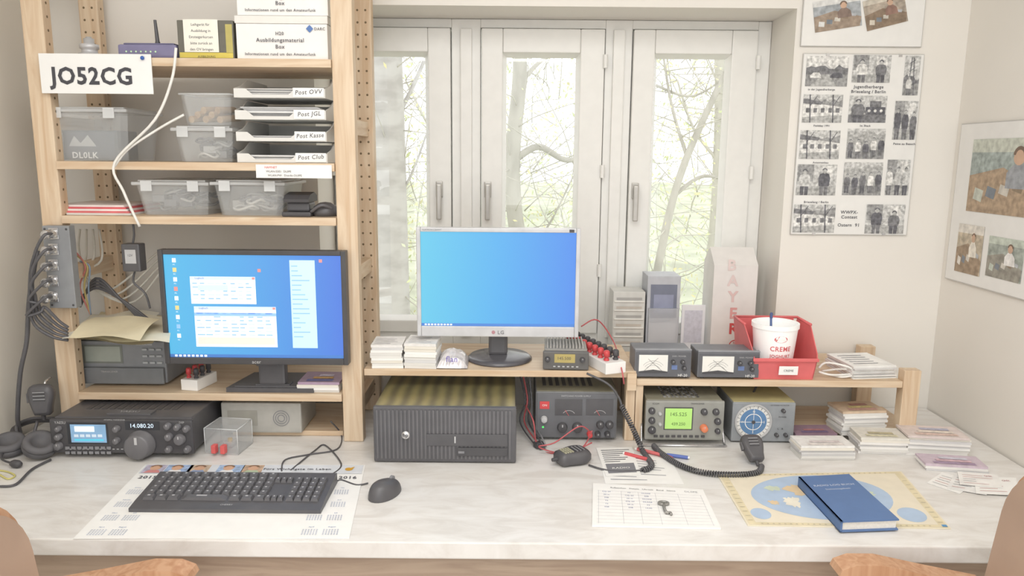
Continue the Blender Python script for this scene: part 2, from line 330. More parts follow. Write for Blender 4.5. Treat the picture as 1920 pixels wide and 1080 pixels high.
# ---------------- small builders ----------------
def card_stack(x0,x1,yt,yb,z,dep,label,rot=0,top='#e9e6e3',n=9,art=None,Y=None,name='card_stack',grp=None):
    b=B(x0,x1,yt,yb,z,Y); m=MB(); t=b.h/n
    if b.h<.004: n=3;t=max(b.h,.003)/3
    for i in range(n):
        dx,dy=random.uniform(-.003,.003),random.uniform(-.003,.003); c=random.choice(['#efedea','#e2e0dc','#f3f2ef','#d8d7d7','#e9e4da'])
        m.box(-b.w/2+dx,b.w/2+dx,dy+.003,dep+dy,i*t,(i+1)*t-.0002,mat(c,.7,0,.02) if i<n-1 else mat(top,.6,0,.08,60))
    fr=TT(n*t)
    w,d_=b.w*.42,dep
    if art:
        for k,c in enumerate(art): m.rect(fr,-w+.01+k*.012,w-.012-k*.004,d_*(.14+.22*k),d_*(.32+.22*k),mat(c,.6,0,.2,90),.0006+.0002*k)
    else:
        for k in range(4): m.rect(fr,-w,w*random.uniform(.1,.8),d_*(.2+.17*k),d_*(.2+.17*k)+.003,INKL,.0004)
    return S(m,name,b.loc,label,'cards',rot,grp)
class Q:
    """flat sheet measured by four corners on a horizontal surface"""
    def __init__(s,c,z,th=.0008):
        w=[onZ(a,b,z+th) for a,b in c]; s.o=sum(w,V((0,0,0)))/4; s.o.z=z+.0004; s.th=th
        s.c=[V((p.x-s.o.x,p.y-s.o.y,th)) for p in w]; s.W=(w[1]-w[0]).length; s.H=(w[3]-w[0]).length
    def fr(s,u,v,o=0):
        u/=s.W;v/=s.H; c=s.c; p=c[0]*(1-u)*(1-v)+c[1]*u*(1-v)+c[2]*u*v+c[3]*(1-u)*v; return p+V((0,0,o))
    def slab(s,mb,m):
        b=[V((p.x,p.y,0)) for p in s.c]; mb.add(b+s.c,[[3,2,1,0],[4,5,6,7]]+[[i,(i+1)%4,4+(i+1)%4,4+i] for i in range(4)],m)
def tub(x0,x1,yt,yb,z,Y,dep,label,lid=True,rim=.012):
    b=B(x0,x1,yt,yb,z,Y); e=E('storage_tub',b.loc,label,'storage box'); m=MB(); w,h=b.w/2-.006,b.h-(.014 if lid else 0); t=.12*w; wt=.0015
    def rr(k,zz,ins=0):
        a=w-t*(1-k)*1.0-ins; y0=.006+.012*(1-k)+ins; y1=dep-.006-.012*(1-k)-ins; c=.012
        return [(-a+c,y0,zz),(a-c,y0,zz),(a,y0+c,zz),(a,y1-c,zz),(a-c,y1,zz),(-a+c,y1,zz),(-a,y1-c,zz),(-a,y0+c,zz)]
    L=[rr(0,0),rr(1,h),rr(1,h,wt),rr(0,wt,wt)]; vs=sum(L,[])
    fs=[[k*8+i,k*8+(i+1)%8,(k+1)*8+(i+1)%8,(k+1)*8+i] for k in range(3) for i in range(8)]+[list(range(8))[::-1],list(range(24,32))]
    m.add(vs,fs,CLR); P(m,'tub_body',e)
    if lid:
        m=MB(); m.box(-b.w/2,b.w/2,0,dep,h+.0005,h+.009,CLR2,.003).box(-b.w/2+.012,b.w/2-.012,.012,dep-.012,h+.009,b.h,CLR2,.002)
        P(m,'lid',e)
        for sx in (-1,1): m=MB(); m.box(sx*b.w*.3-.014,sx*b.w*.3+.014,-.003,.0,h-.014,h+.012,CLR2,.001); P(m,'clip',e)
    else:
        m=MB(); m.tube([(-w,.008,h),(w,.008,h),(w,dep-.008,h),(-w,dep-.008,h),(-w,.008,h)],.0025,CLR2,6,0); P(m,'rim',e)
    return b
def junk(b,dep,cols,label,n=10,fill=.6,name='cable_bundle',cat='cables'):
    m=MB(); w=b.w/2-.036
    for _ in range(n*2):
        c=V((random.uniform(-w,w)*.8,random.uniform(.045,dep-.05),random.uniform(.012,b.h*fill))); r=random.uniform(.012,.024)
        pts=[c+V((math.cos(t)*r*1.3,math.sin(t)*r*.8,math.sin(t*2+_)*.006)) for t in [k*1.1 for k in range(7)]]
        pts=[V((p.x,p.y,max(p.z,.005))) for p in pts]
        m.tube(pts,.0032,mat(random.choice(cols),.5),6,3)
    for _ in range(n//2):
        x=random.uniform(-w,w)*.9;y=random.uniform(.035,dep-.07);z=random.uniform(.003,b.h*fill*.6); m.box(x-.016,x+.016,y,y+.02,z,z+.018,mat(random.choice(cols),.5),.002)
    S(m,name,(b.X,b.Y,b.z+.003),label,cat)
def cable(name,pts,r,m_,label,cat='cable',n=6,seg=8):
    w=[]
    for p in pts:
        if p[2] is None: q=onZ(p[0],p[1],DZ+r+.0006)
        else: q=onY(*p)
        w.append(q)
    o=w[0].copy(); m=MB(); m.tube([p-o for p in w],r,m_,seg,n); return S(m,name,o,label,cat)
def coil(name,pts,Rr,r,turns,m_,label):
    w=[]
    for p in pts:
        q=onZ(p[0],p[1],DZ+Rr+r+.0006) if p[2] is None else onY(*p); w.append(q)
    o=w[0].copy(); c=crv([p-o for p in w],10); L=[0]
    for i in range(1,len(c)): L.append(L[-1]+(c[i]-c[i-1]).length)
    N=turns*9; out=[]; j=0; a=None
    for k in range(N+1):
        s=L[-1]*k/N
        while j<len(L)-2 and L[j+1]<s: j+=1
        t=(s-L[j])/max(1e-9,L[j+1]-L[j]); p=c[j].lerp(c[j+1],t); d=(c[j+1]-c[j]).normalized()
        if a is None: a=d.orthogonal()
        a=(a-d*a.dot(d)).normalized(); bb=d.cross(a); th=k/9*2*math.pi; out.append(p+(a*math.cos(th)+bb*math.sin(th))*Rr)
    m=MB(); m.tube(out,r,m_,5,0); return S(m,name,o,label,'cable')
# ---------------- top shelf things ----------------
def carton(x0,x1,yt,yb,z,lines,label,Y=1.9):
    b=B(x0,x1,yt,yb,z,Y); m=MB(); w=b.w/2
    m.box(-w,w,0,.22,0,b.h-.0185,WHT,.001); e=E('cardboard_box',b.loc,label,'box',group='teaching material cartons'); P(m,'box_body',e)
    m=MB(); m.box(-w-.002,w+.002,-.002,.222,b.h-.018,b.h,mat('#e7e5e0',.6,0,.02),.001)
    P(m,'box_lid',e)
    m=MB(); 
    for t,fx,fv,hh in lines: m.text(FF,t,fx*b.w,fv*b.h,hh*b.k,mat('#5e5e66',.8),.003,b.w*.8,bold=.012)
    P(m,'printed_text',e)
    if b.h>.06:
        m=MB(); m.poly(FF,[(w*.62,b.h*.62),(w*.70,b.h*.71),(w*.62,b.h*.80),(w*.54,b.h*.71)],mat('#5a7cb6'),.0032); m.text(FF,'DARC',w*.84,b.h*.71,5*b.k,INK,.003,bold=.012); P(m,'printed_logo',e)
    return b
L1=[('H20',-.02,.60,6),('Ausbildungsmaterial',-.02,.45,7),('Box',-.02,.30,7),('Informationen rund um den Amateurfunk',-.02,.13,5)]
b=carton(443,614,30,106,ZA,L1,'white carton of teaching material on top shelf')
carton(443,614,-48,29,ZA+b.h+.0008,L1,'white carton stacked on another carton')
b=B(220,331,76,106,ZA,1.91); e=E('router',b.loc,'purple grey network router with stub antenna','router'); m=MB(); PU=mat('#827fa0',.5)
m.box(-b.w/2,b.w/2,0,.12,.003,b.h*.8,PU,.006); 
for k in range(7): m.disc(FF,-b.w*.35+k*.012,b.h*.4,.0022,mat('#b9d7b0',.5,0,.05,25,.3),.001,10)
m.box(-b.w/2+.01,b.w/2-.01,.01,.11,b.h*.8,b.h*.9,mat('#716f8e'),.003); P(m,'router_body',e)
m=MB(); ux=0.0; m.cyl((ux,.06,b.h*.8),(ux,.06,b.h+.005),.006,BLK); m.cyl((ux,.06,b.h+.004),(ux-.003,.06,b.h+.058),.005,BLK,.0035); P(m,'antenna',e)
b=B(333,438,38,106,ZA,1.90); m=MB(); m.box(-b.w/2,b.w/2,0,.2,0,b.h,mat('#6b6960',.5),.002); m.rect(FF,-b.w/2+.003,b.w/2-.003,.003,b.h*.17,mat('#d6c55e',.5),.0006); m.rect(FF,b.w*.36,b.w*.48,.015,b.h*.9,mat('#bdb26a',.5),.0006); m.text(FF,'AUSBILDUNG',0,.006,.005,DK,.001)
e=E('equipment_box',b.loc,'dark box with yellow band on top shelf','box'); P(m,'box_body',e)
m=MB(); u0,v0=b.uv(347,98); u1,v1=b.uv(408,37); m.rect(FF,u0,u1,v0,v1,mat('#f2efe4',.8,0,.03),.002)
for k,t in enumerate(['Leihgerät für','Ausbildung in','Einsteigerkursen','bitte zurück an','den OV bringen']): m.text(FF,t,(u0+u1)/2,v1-.012-k*.0145,.0062,INK,.0026,(u1-u0)*.9)
P(m,'handwritten_note',e)
b=B(135,175,70,106,ZA,1.9); m=MB(); m.lathe([(0,0),(.026,0),(.026,.014),(.018,.016),(.018,.024),(.022,.026),(.022,.036),(.012,.038),(.012,.05),(.007,.05),(.007,.054),(0,.054)],(0,.03,0),(0,0,1),SILV,24); S(m,'coaxial_connector',b.loc,'silver screw coaxial connector on the shelf','connector')
b=B(75,285,101,176,Y=YF-.012); m=MB(); m.box(-b.w/2,b.w/2,0,.003,0,b.h,mat('#f1f1ef',.5,0,.01),.0008); e=E('callsign_sign',b.loc,'white sign with black locator letters pinned on shelf','sign',rot=0); P(m,'sign_plate',e)
m=MB(); m.text(FF,'JO52CG',-b.w*.05,b.h*.45,30*b.k,mat('#47474d',.6),.001,b.w*.74,bold=.03); P(m,'lettering',e); m=MB(); m.lathe([(0,.008),(.003,.008),(.005,.004),(.003,.001),(0,0)],(b.w*.43,0,b.h*.9),(0,-1,0),mat('#3c66b4'),14); P(m,'push_pin',e,label='blue push pin')
# ---------------- second shelf things ----------------
b=tub(75,240,200,302,ZB,1.90,.2,'clear lidded tub holding dark station cards')
k=MB()
k.box(-.075,.065,0,.1,0,.074,mat('#50555c',.6),.001); k.rect(FF,-.066,.056,.004,.07,mat('#626870',.6),.0008); k.text(FF,'DL0LK',-.02,.012,.015,PAP,.0015,bold=.02); k.poly(FF,[(-.06,.034),(-.045,.06),(-.03,.042),(-.01,.062),(.01,.034)],LG,.0012); S(k,'card_pack',(b.X,b.Y+.035,b.z+.003),'pack of dark picture cards inside the tub','cards')
b=tub(320,437,236,302,ZB,1.90,.2,'clear plastic tub with small parts on shelf'); junk(b,.2,['#77777a','#b2b2b0','#ceccc6'],'grey cable bundle inside clear tub')
b2=tub(330,434,176,232,ZB+b.h+.0012,1.91,.16,'small open clear tub on top of another',False); m=MB()
for i in range(7): x=-.045+.012*i; m.cyl((x,.03+.01*(i%3),.012+.012*(i%3)),(x+.02,.11,.02+.01*(i%3)),.009,wood('#b08e68','#c9a980',1),seg=10)
S(m,'wooden_dowels',(b2.X,b2.Y,b2.z+.004),'short light wooden pieces in a tub','wood pieces')
H4=(onY(527,143,1.9).z-ZB)/4.0
x0=onY(442,220,1.9).x; x1=onY(612,220,1.9).x; tw=(x1-x0)/2
labs=['Post Club','Post Kasse','Post JGL','Post OVV']
for i in range(4):
    z=ZB+.0006+i*H4; e=E('letter_tray',((x0+x1)/2,1.895,z),'light grey letter tray labelled '+labs[i],'letter tray',group='stacked letter trays')
    m=MB(); m.box(-tw,tw,0,.25,0,.003,TRAY)
    prof=[(0,.003),(.25,.003),(.25,H4-.002),(.09,H4-.002),(.05,H4*.62),(0,H4*.42)]
    for sx in (-1,1):
        fr=planar((sx*tw-(.003 if sx>0 else 0),0,0),(0,1,0),(0,0,1)); m.prism(fr,prof,0,.003,TRAY)
    m.box(-tw+.003,tw-.003,.247,.25,.003,H4-.006,TRAY)
    fp=[(-tw+.003,.003),(tw-.003,.003),(tw-.003,H4*.42),(tw*.35,H4*.42),(tw*.2,H4*.16),(-tw*.6,H4*.16),(-tw*.75,H4*.42),(-tw+.003,H4*.42)]; m.prism(FF,fp,-.003,0,TRAY)
    P(m,'tray_body',e)
    m=MB(); m.box(tw*.3,tw*.98,-.0025,-.001,.002,H4*.46,PAP); m.text(planar((0,0,0),(.996,0,.05),(.12,0,1)),labs[i],tw*.64,H4*.21,.0105,INK,.003,tw*.6,bold=.01); P(m,'label_card',e)
    nn=[7,5,13,9][i]; m=MB()
    for k in range(nn):
        dx=random.uniform(-.007,.007); w_=random.uniform(.0,.012); m.box(-tw+.012+dx,tw-.014+dx-w_,.006+random.uniform(0,.012),.235,k*.0022,k*.0022+random.uniform(.0012,.002),random.choice([PAP,WHT,mat('#e4e4e4',.8),mat('#c2c1c3',.8)]))
    S(m,'paper_stack',((x0+x1)/2,1.9,z+.0035),'stack of loose white papers in letter tray','papers',group='papers in letter trays')
b=B(480,622,309,334,Y=YF-.0085); m=MB(); m.box(-b.w/2,b.w/2,0,.0012,0,b.h,PAP); m.text(FF,'HAMNET',-b.w*.3,b.h*.8,.0055,RED); m.text(FF,'WLAN-SSID:  DL0PE',-b.w*.2,b.h*.5,.005,INK); m.text(FF,'WLAN-PW:  Distrikt-DL0PE',-b.w*.12,b.h*.2,.005,INK); S(m,'paper_label',(b.X,b.Y,b.z),'paper strip with network details on shelf edge','label')
# ---------------- third shelf things ----------------
b=B(82,245,389,408,ZC,1.90); m=MB()
for i,(c,h) in enumerate([('#e4e1dd',.005),('#dc7375',.004),('#f2efea',.005),('#d8666a',.003),('#efe6e2',.003)]): m.box(-b.w/2+.004*i,b.w/2-.006*i,.0+.004*i,.2,i*.0048,i*.0048+.0046,mat(c,.6)); 
S(m,'folder_stack',b.loc,'stack of red and white folders','folders')
b=tub(247,392,338,408,ZC,1.90,.2,'clear lidded tub full of grey parts'); junk(b,.2,['#8e8e8e','#c0beba','#747478'],'grey wires and plugs inside clear tub',12)
b=tub(394,535,338,408,ZC,1.90,.2,'clear lidded tub holding pale cables'); junk(b,.2,['#cbc9c4','#a6a4a0','#87878a'],'pale cables inside clear tub',12)
b=B(527,582,362,408,ZC,1.895); e=E('hole_punch',b.loc,'black desktop hole punch','hole punch'); m=MB(); m.box(-b.w/2,b.w/2,0,.09,0,.012,DK,.004).box(-b.w/2+.008,b.w/2-.008,.02,.08,.0125,.035,BLK,.005); P(m,'punch_base',e)
m=MB(); m.prism(planar((-b.w/2+.005,0,0),(0,1,0),(0,0,1)),[(.005,.036),(.09,.036),(.09,.05),(.06,b.h),(.02,b.h-.006),(.003,.044)],0,b.w-.01,DK); P(m,'punch_lever',e)
b=B(578,628,380,408,ZC,1.895); m=MB(); m.lathe([(0,0),(.03,0),(.034,.01),(.03,.024),(.014,.034),(0,.036)],(0,.04,0),(0,0,1),BLK,24,sx=1); m.tube([(.02,.02,.02),(.0,.0,.03),(-.03,.01,.012)],.004,BLK2); S(m,'gadget',b.loc,'small rounded black gadget with cord','gadget')
# ---------------- switch panel / cables ----------------
b=B(86,136,424,578,Y=YF-.026); e=E('switch_panel',b.loc,'grey metal patch panel with five coaxial sockets','switch panel'); m=MB(); m.box(-b.w/2,b.w/2,0,.025,0,b.h,mat('#949699',.5,.1),.0015)
for sx in (-1,1):
    for z in (.008,b.h-.008): m.disc(FF,sx*b.w*.4,z,.003,DK,.001,12)
P(m,'panel_plate',e)
for k in range(5):
    u_,v_=b.uv(101,438+k*29.5); m=MB(); m.box(-.012,.012,-.002,0,-.014,.014,CHR,.0008); m.lathe([(.012,0),(.012,.005),(.009,.005),(.009,.02),(.0115,.02),(.0115,.036),(.007,.038),(0,.038)],(0,-.002,0),(0,-1,0),CHR,18); m.cyl((-.004,-.03,0),(.026,-.038,.005),.005,CHR,seg=10); P(m,'coaxial_socket',e,(u_,-.0005,v_),label='chrome coaxial plug')
for k in range(5):
    y=438+k*29.5; cable('coaxial_cable',[(96,y,1.81),(82,y+4,1.79),(66-k*4,y+35,1.79),(56+k*5,y+85-k*14,1.80),(60+k*6,600-k*6,1.81),(95+k*4,630-k*7,1.825),(128,638-k*6,1.835)],.0038,BLK,'black coaxial cable looping from the patch panel')
cable('coaxial_cable',[(70,470,1.85),(55,560,1.83),(50,640,1.83),(38,700,1.83),(33,780,1.84),(38,812,1.86)],.0055,BLK,'thick black cable running down to the desk')
WC=mat('#ebe9e4',.5)
cable('white_cable',[(330,90,1.86),(322,150,1.85),(290,225,1.845),(215,305,1.845),(232,360,1.85),(262,425,1.86)],.0034,WC,'white network cable draped over the shelves')
cable('white_cable',[(345,215,1.86),(300,240,1.855),(240,280,1.85),(215,312,1.85)],.003,WC,'thin white cord hanging over the shelf')
for k in range(4): cable('white_cable',[(150+k*12,430,2.05),(148+k*14,470+k*6,2.03),(165-k*5,520,2.04),(205+k*12,545+k*8,2.05),(300,470+k*14,2.06)],.003,mat('#d9d6ce',.5),'pale cord tangled behind the shelf')
for k in range(3): cable('thin_wire',[(140+k*5,470+k*10,1.98),(160+k*4,500,1.97),(150+k*8,540,1.98),(170,590,1.99)],.0022,[mat('#c97f7a',.5),mat('#c9b77a',.5),mat('#8fa1b8',.5)][k],['thin red wire behind the patch panel','thin yellow wire behind the patch panel','thin blue wire behind the patch panel'][k])
for k in range(4): cable('black_cable',[(150,560+k*5,2.02),(180,540-k*6,2.0),(225,560,1.99),(280,600+k*6,2.0)],.004,BLK,'black cable loop behind the equipment')
b=B(228,262,458,510,Y=1.9); m=MB(); m.box(-b.w/2,b.w/2,0,.035,0,b.h,BLK,.004); m.rect(FF,-b.w*.3,b.w*.3,b.h*.3,b.h*.8,LG,.0008); m.text(FF,'12V',0,b.h*.6,.006,DK,.0012)
e=E('power_adapter',b.loc,'black plug power adapter hanging by its cord','power adapter'); P(m,'adapter_body',e); m=MB(); m.tube([(0,.017,b.h-.001),(.006,.015,b.h+.025),(.004,.015,b.h+.06),(-.006,.016,b.h+.07+.02)],.0028,BLK); m.tube([(0,.017,.001),(-.006,.017,-.03),(.02,.02,-.06),(.03,.02,-.1)],.0028,BLK); P(m,'cord',e)
# ---------------- fourth shelf things ----------------
GD=mat('#888a8e',.5); b=B(106,312,640,722,ZD); e=E('radio_transceiver',b.loc,'grey desktop radio with wide display on shelf','radio'); w=b.w/2
m=MB(); m.box(-w,w,0,.24,.006,b.h,GD,.004).box(-w+.004,w-.004,-.012,0,.006,b.h*.42,mat('#777a7e',.5),.004); P(m,'radio_body',e)
m=MB(); m.rect(FF,-w*.5,w*.22,b.h*.5,b.h*.92,mat('#767a75',.3),.001); m.rect(FF,-w*.46,w*.18,b.h*.54,b.h*.88,mat('#9fa59d',.25,0,.05),.0015); P(m,'display',e)
m=MB(); m.text(FF,'ICOM',-w*.75,b.h*.93,.005,mat('#6fb4cf'),.0012); m.text(FF,'144/430MHz ALL MODE',w*.62,b.h*.93,.003,PAP,.0012); m.text(FF,'TRANSCEIVER',0,b.h*.34,.005,LG,.0135); P(m,'lettering',e)
for i in range(3):
    for j in range(3):
        for s_ in (-1,1): m=MB(); m.box(-.007,.007,-.004,0,-.003,.003,mat('#aaadb0',.5),.001); P(m,'button',e,(s_*w*.76+(j-1)*.019,-.0005,b.h*(.5+.15*i)+.003))
zt=b.z+b.h+.001
PPc=[mat('#f1ead4',.8,0,.03),mat('#ebe0c0',.8,0,.03),mat('#f3f0e3',.8,0,.03)]; sh=[[(118,640),(286,646),(318,606),(168,597)],[(140,634),(304,642),(314,594),(190,590)],[(116,636),(250,632),(300,588),(172,586)],[(165,634),(318,646),(322,594),(225,588)],[(128,630),(262,640),(300,600),(178,592)]]
for k,c in enumerate(sh):
    q=Q(c,zt+.008+k*.013,.0); m=MB(); N_=8; vs=[]
    for j in range(N_+1):
        for i in range(N_+1):
            p=q.fr(q.W*i/N_,q.H*j/N_); p.z=.002+.007*math.sin(i*.75+k*1.9)*math.cos(j*.55+k)+.006*(i/N_-.5)*(-1)**k; p.z=max(p.z,-.006); vs.append(p)
    m.add(vs,[[j*(N_+1)+i,j*(N_+1)+i+1,(j+1)*(N_+1)+i+1,(j+1)*(N_+1)+i] for j in range(N_) for i in range(N_)],PPc[k%3],True); S(m,'paper_sheet',q.o,'loose curled cream paper on top of the radio','paper',group='cream papers on the radio')
# monitor 
def monitor(x0,x1,y0,y1,Y,bez,fm,scr,zb,label,kind):
    b=B(x0,x1,y0,y1,None,Y); loc=(b.X,Y,zb+.0004); e=E('computer_monitor',loc,label,'monitor'); dz=b.z-zb; w=b.w/2; k=b.k
    m=MB(); t,bt=bez*k,(bez*1.4)*k if kind=='wide' else 20*k
    m.box(-w,-w+t,0,.03,dz,dz+b.h,fm,.002).box(w-t,w,0,.03,dz,dz+b.h,fm,.002).box(-w+t,w-t,.0002,.03,dz+b.h-t,dz+b.h,fm,.002).box(-w+t,w-t,.0002,.03,dz,dz+bt,fm,.002).box(-w+.01,w-.01,.03,.045,dz+.01,dz+b.h-.01,BLK2,.004)
    P(m,'bezel',e)
    m=MB(); sw,z0,z1=w-t,dz+bt,dz+b.h-t; m.box(-sw,sw,.006,.01,z0,z1,scr); return b,e,m,sw,z0,z1,planar((0,.006,0),(1,0,0),(0,0,1)),k,dz
EW=mat('#e3ecf6',.5,0,.01,5,.45); EG=mat('#c4d4e6',.5,0,.02,5,.4); EB=mat('#8fb8e2',.5,0,.02,5,.4); ET=mat('#6d88b4',.5,0,.02,5,.4); TB=mat('#4a78bc',.5,0,.02,5,.4); EY=mat('#e0c98a',.5,0,.02,5,.3); ER=mat('#d98f8c',.5,0,.02,5,.3)
b,e,m,sw,z0,z1,fr,k,dz=monitor(302,650,470,684,1.84,9,mat('#4a494b',.4),screenmat('#55c0ee','#52a8ec','#4a7ce4',.46),ZD,'black widescreen monitor showing desktop with windows','wide')
X=lambda px:(px-476)*k
Z=lambda py:dz+b.h-(py-470)*k
m.rect(fr,-sw,sw,z0,z0+6*k,TB,.0006)
for i in range(8): m.rect(fr,X(320)+i*8*k,X(325)+i*8*k,z0+1*k,z0+5*k,EW,.001)
def wnd(m,x0,y0,x1,y1,rows,cols,c=EW):
    m.rect(fr,X(x0),X(x1),Z(y1),Z(y0),c,.001); m.rect(fr,X(x0),X(x1),Z(y0+6),Z(y0),EG,.0014); m.text(fr,'Logbuch',X(x0)+18*k,Z(y0+3),3.5*k,ET,.0018)
    m.rect(fr,X(x1-6),X(x1-1),Z(y0+5),Z(y0+1),ER,.0018)
    for r in range(rows):
        y=y0+12+(y1-y0-16)*r/rows
        for cc in range(cols):
            xx=x0+4+(x1-x0-8)*cc/cols; m.rect(fr,X(xx),X(xx+(x1-x0-8)/cols*random.uniform(.4,.9)),Z(y+2.0),Z(y),EB if random.random()<.6 else EG,.0016)
m.rect(fr,X(545),X(592),Z(656),Z(488),mat('#b4d8f2',.5,0,.01,5,.5),.0008)
for r in range(16): m.rect(fr,X(548),X(548+random.uniform(10,34)),Z(500+r*9),Z(498+r*9),EB,.0014)
wnd(m,358,520,480,572,5,8); m.rect(fr,X(372),X(428),Z(546),Z(536),EG,.0018); wnd(m,362,577,516,655,9,9); m.rect(fr,X(362),X(516),Z(595),Z(589),EB,.0016); m.rect(fr,X(366),X(512),Z(650),Z(636),mat('#e0d6cc',.5,0,.01,5,.4),.0017)
for r in range(9):
    y=486+r*18; m.rect(fr,X(327),X(334),Z(y+8),Z(y),[EW,EY,EW,ER,EW,EY,EW,EB,EW][r],.001); m.text(fr,'PC',X(330),Z(y+12),2.5*k,EW,.001)
for xx,yy in ((600,486),(485,505)): m.rect(fr,X(xx),X(xx+6),Z(yy+6),Z(yy),ER,.001)
P(m,'screen',e)
m=MB(); m.text(FF,'acer',0,dz+6*k,7*k,LG,.001); P(m,'lettering',e)
m=MB(); m.box(-.035,.035,.05,.08,.02,dz+.1,BLK,.006).box(-.03,.03,.02,.05,dz-.01,dz+.035,BLK,.004); m.box(-.045,.045,.055,.085,.012,.02,BLK); P(m,'stand_neck',e,(.02,0,0))
m=MB(); m.prism(TT(0),[(-.115,.045),(.115,.045),(.105,.19),(-.09,.19)],0,.012,BLK); m.prism(TT(.0122),[(-.095,.052),(.095,.052),(.087,.18),(-.075,.18)],0,.003,BLK2); P(m,'stand_base',e,(.015,0,0))
card_stack(558,636,718,742,ZD,.1,'colourful postcards lying under the monitor',0,'#b79fb4',4,['#7a7bb0','#d9ae72','#d9cfe0'],Y=1.885)
def strip(x0,x1,yt,yb,z,label,rot,n=4,L=.11,s=1.0):
    b=B(x0,x1,yt,yb,z); e=E('terminal_block',b.loc,label,'terminal block',rot); m=MB(); m.box(-.024*s,.024*s,0,L,0,.03,WHT,.002); P(m,'block_body',e)
    for i in range(n):
        for s_,c in ((-1,RED2),(1,DK)):
            mm=MB(); mm.lathe([(.006*s,0),(.006*s,.004),(.0045*s,.004),(.0045*s,.010),(.0068*s,.010),(.0068*s,.024),(.004*s,.027),(0,.027)],(0,0,0),(0,0,1),c,14); P(mm,'binding_post',e,(s_*.011*s,L*(.04+.92*(i+.5)/n),.0305),label='red binding post' if s_<0 else 'black binding post')
strip(332,376,700,733,ZD,'white terminal block with red and black posts',-.2,3,L=.09)
# ---------------- desk: main radio ----------------
b=B(100,366,783,856,DZ); e=E('radio_transceiver',b.loc,'large black transceiver with colour display and big dial','radio'); w=b.w/2
m=MB(); m.box(-w+.006,w-.006,.002,.24,.014,b.h,BLK,.004).box(-w,w,-.012,.002,.012,b.h-.002,mat('#4b4a4d',.4),.005)
for k in range(12): m.box(-w*.7+k*.02,-w*.7+k*.02+.012,.06,.2,b.h,b.h+.0012,DK)
m.box(-.05,.06,.02,.05,b.h,b.h+.003,BLK2)
P(m,'radio_body',e); f0=planar((0,-.012,0),(1,0,0),(0,0,1))
for x in (-w*.8,w*.8): m=MB(); m.cyl((x,.03,0),(x,.03,.0135),.014,DK); P(m,'foot',e)
m=MB(); RC(m,b,134,790,206,829,mat('#34363c',.3),.0008,f0); RC(m,b,140,793,203,826,mat('#7fa3c4',.3,0,.1,25,.3),.0014,f0); RC(m,b,146,796,182,806,mat('#dfe9f2',.3,0,.05,5,.5),.0018,f0); RC(m,b,146,820,200,823,mat('#5ac0d8',.3,0,.05,5,.4),.0018,f0)
for k in range(5): RC(m,b,145+k*11,811,153+k*11,816,mat('#c8d6e4',.3,0,.05,5,.3),.0018,f0)
P(m,'display',e)
m=MB(); RC(m,b,240,787,303,803,mat('#34363c',.3),.0008,f0); TX(m,b,'14.080.20',271,795,8,mat('#cfe2f4',.3,0,.02,5,.7),.0014,56,fr=f0); P(m,'frequency_display',e)
m=MB(); TX(m,b,'YAESU',118,789,5,LG,fr=f0); TX(m,b,'HF/50MHz TRANSCEIVER',220,784,2.5,LG,fr=f0); TX(m,b,'DSP',345,789,4,LG,fr=f0)
for k in range(14): RC(m,b,128+k*8,838,132+k*8,839.5,LG,.0008,f0)
m.text(TT(b.h+.003),'YAESU',0.0,.035,.012,LG,.0005)
P(m,'lettering',e)
u_,v_=b.uv(270,829); knob(e,u_,v_,25*b.k,mat('#6a696c',.35),.028,-.0125,'tuning_dial','large round tuning dial'); 
for px,py,r in ((117,800,5),(117,815,6),(117,832,7),(225,800,6),(225,822,6),(320,795,6),(338,797,6),(355,800,6),(322,815,7),(342,820,10),(322,838,6),(357,838,6)):
    u_,v_=b.uv(px,py); knob(e,u_,v_,r*b.k,mat('#6c6b6e',.4),.012,-.0125)
for i in range(8):
    for j in range(2):
        u_,v_=b.uv(133+i*11,836+j*9); mm=MB(); mm.box(-.0055,.0055,-.003,0,-.0035,.0035,GRY,.001); P(mm,'button',e,(u_,-.0125,v_))
cable('black_cable',[(70,790,1.84),(62,830,1.8),(80,842,1.76),(105,842,1.755)],.004,BLK,'microphone cord plugged into the transceiver')
def hand_mic(loc,rot3,label,s=1.0):
    e=E('hand_microphone',loc,label,'microphone'); e.rotation_euler=rot3; m=MB()
    cpts=crv([(-.018,-.036,0),(.018,-.036,0),(.024,-.015,0),(.031,.014,0),(.029,.032,0),(.018,.043,0),(-.018,.043,0),(-.029,.032,0),(-.031,.014,0),(-.024,-.015,0),(-.018,-.036,0)],3)[:-1]
    pts=[(p.x*s,p.y*s) for p in cpts]; n=len(pts); L=[]
    for k,y in ((.72,-.015),(.9,-.0125),(1,-.006),(1,.006),(.9,.012),(.72,.014)): L.append([(a*k,y*s,c*k) for a,c in pts])
    m.add(sum(L,[]),[[q*n+i,q*n+(i+1)%n,(q+1)*n+(i+1)%n,(q+1)*n+i] for q in range(5) for i in range(n)],BLK,True); m.add(L[0],[list(range(n))],BLK); m.add(L[5],[list(range(n))],BLK)
    P(m,'microphone_body',e)
    m=MB()
    for k in range(6): m.box(-.014*s,.014*s,-.0165*s,-.0148*s,(.004+k*.0045)*s,(.0062+k*.0045)*s,MG if k%2 else DK)
    P(m,'grille',e); m=MB(); m.box(-.034*s,-.029*s,-.006*s,.006*s,-.002*s,.022*s,BLK2,.001); P(m,'push_button',e); m=MB(); m.cyl((0,0,-.034*s),(0,0,-.05*s),.006*s,DK,.004*s); P(m,'strain_relief',e); return e
p=onY(79,752,1.835); hand_mic(p,(0,0,.15),'black hand microphone hanging on the shelf post'); m=MB(); m.tube([(0,.016,.03),(0,.02,.045),(0,.044,.05)],.003,CHR); S(m,'hook',p,'small metal hook on the shelf post','hook')
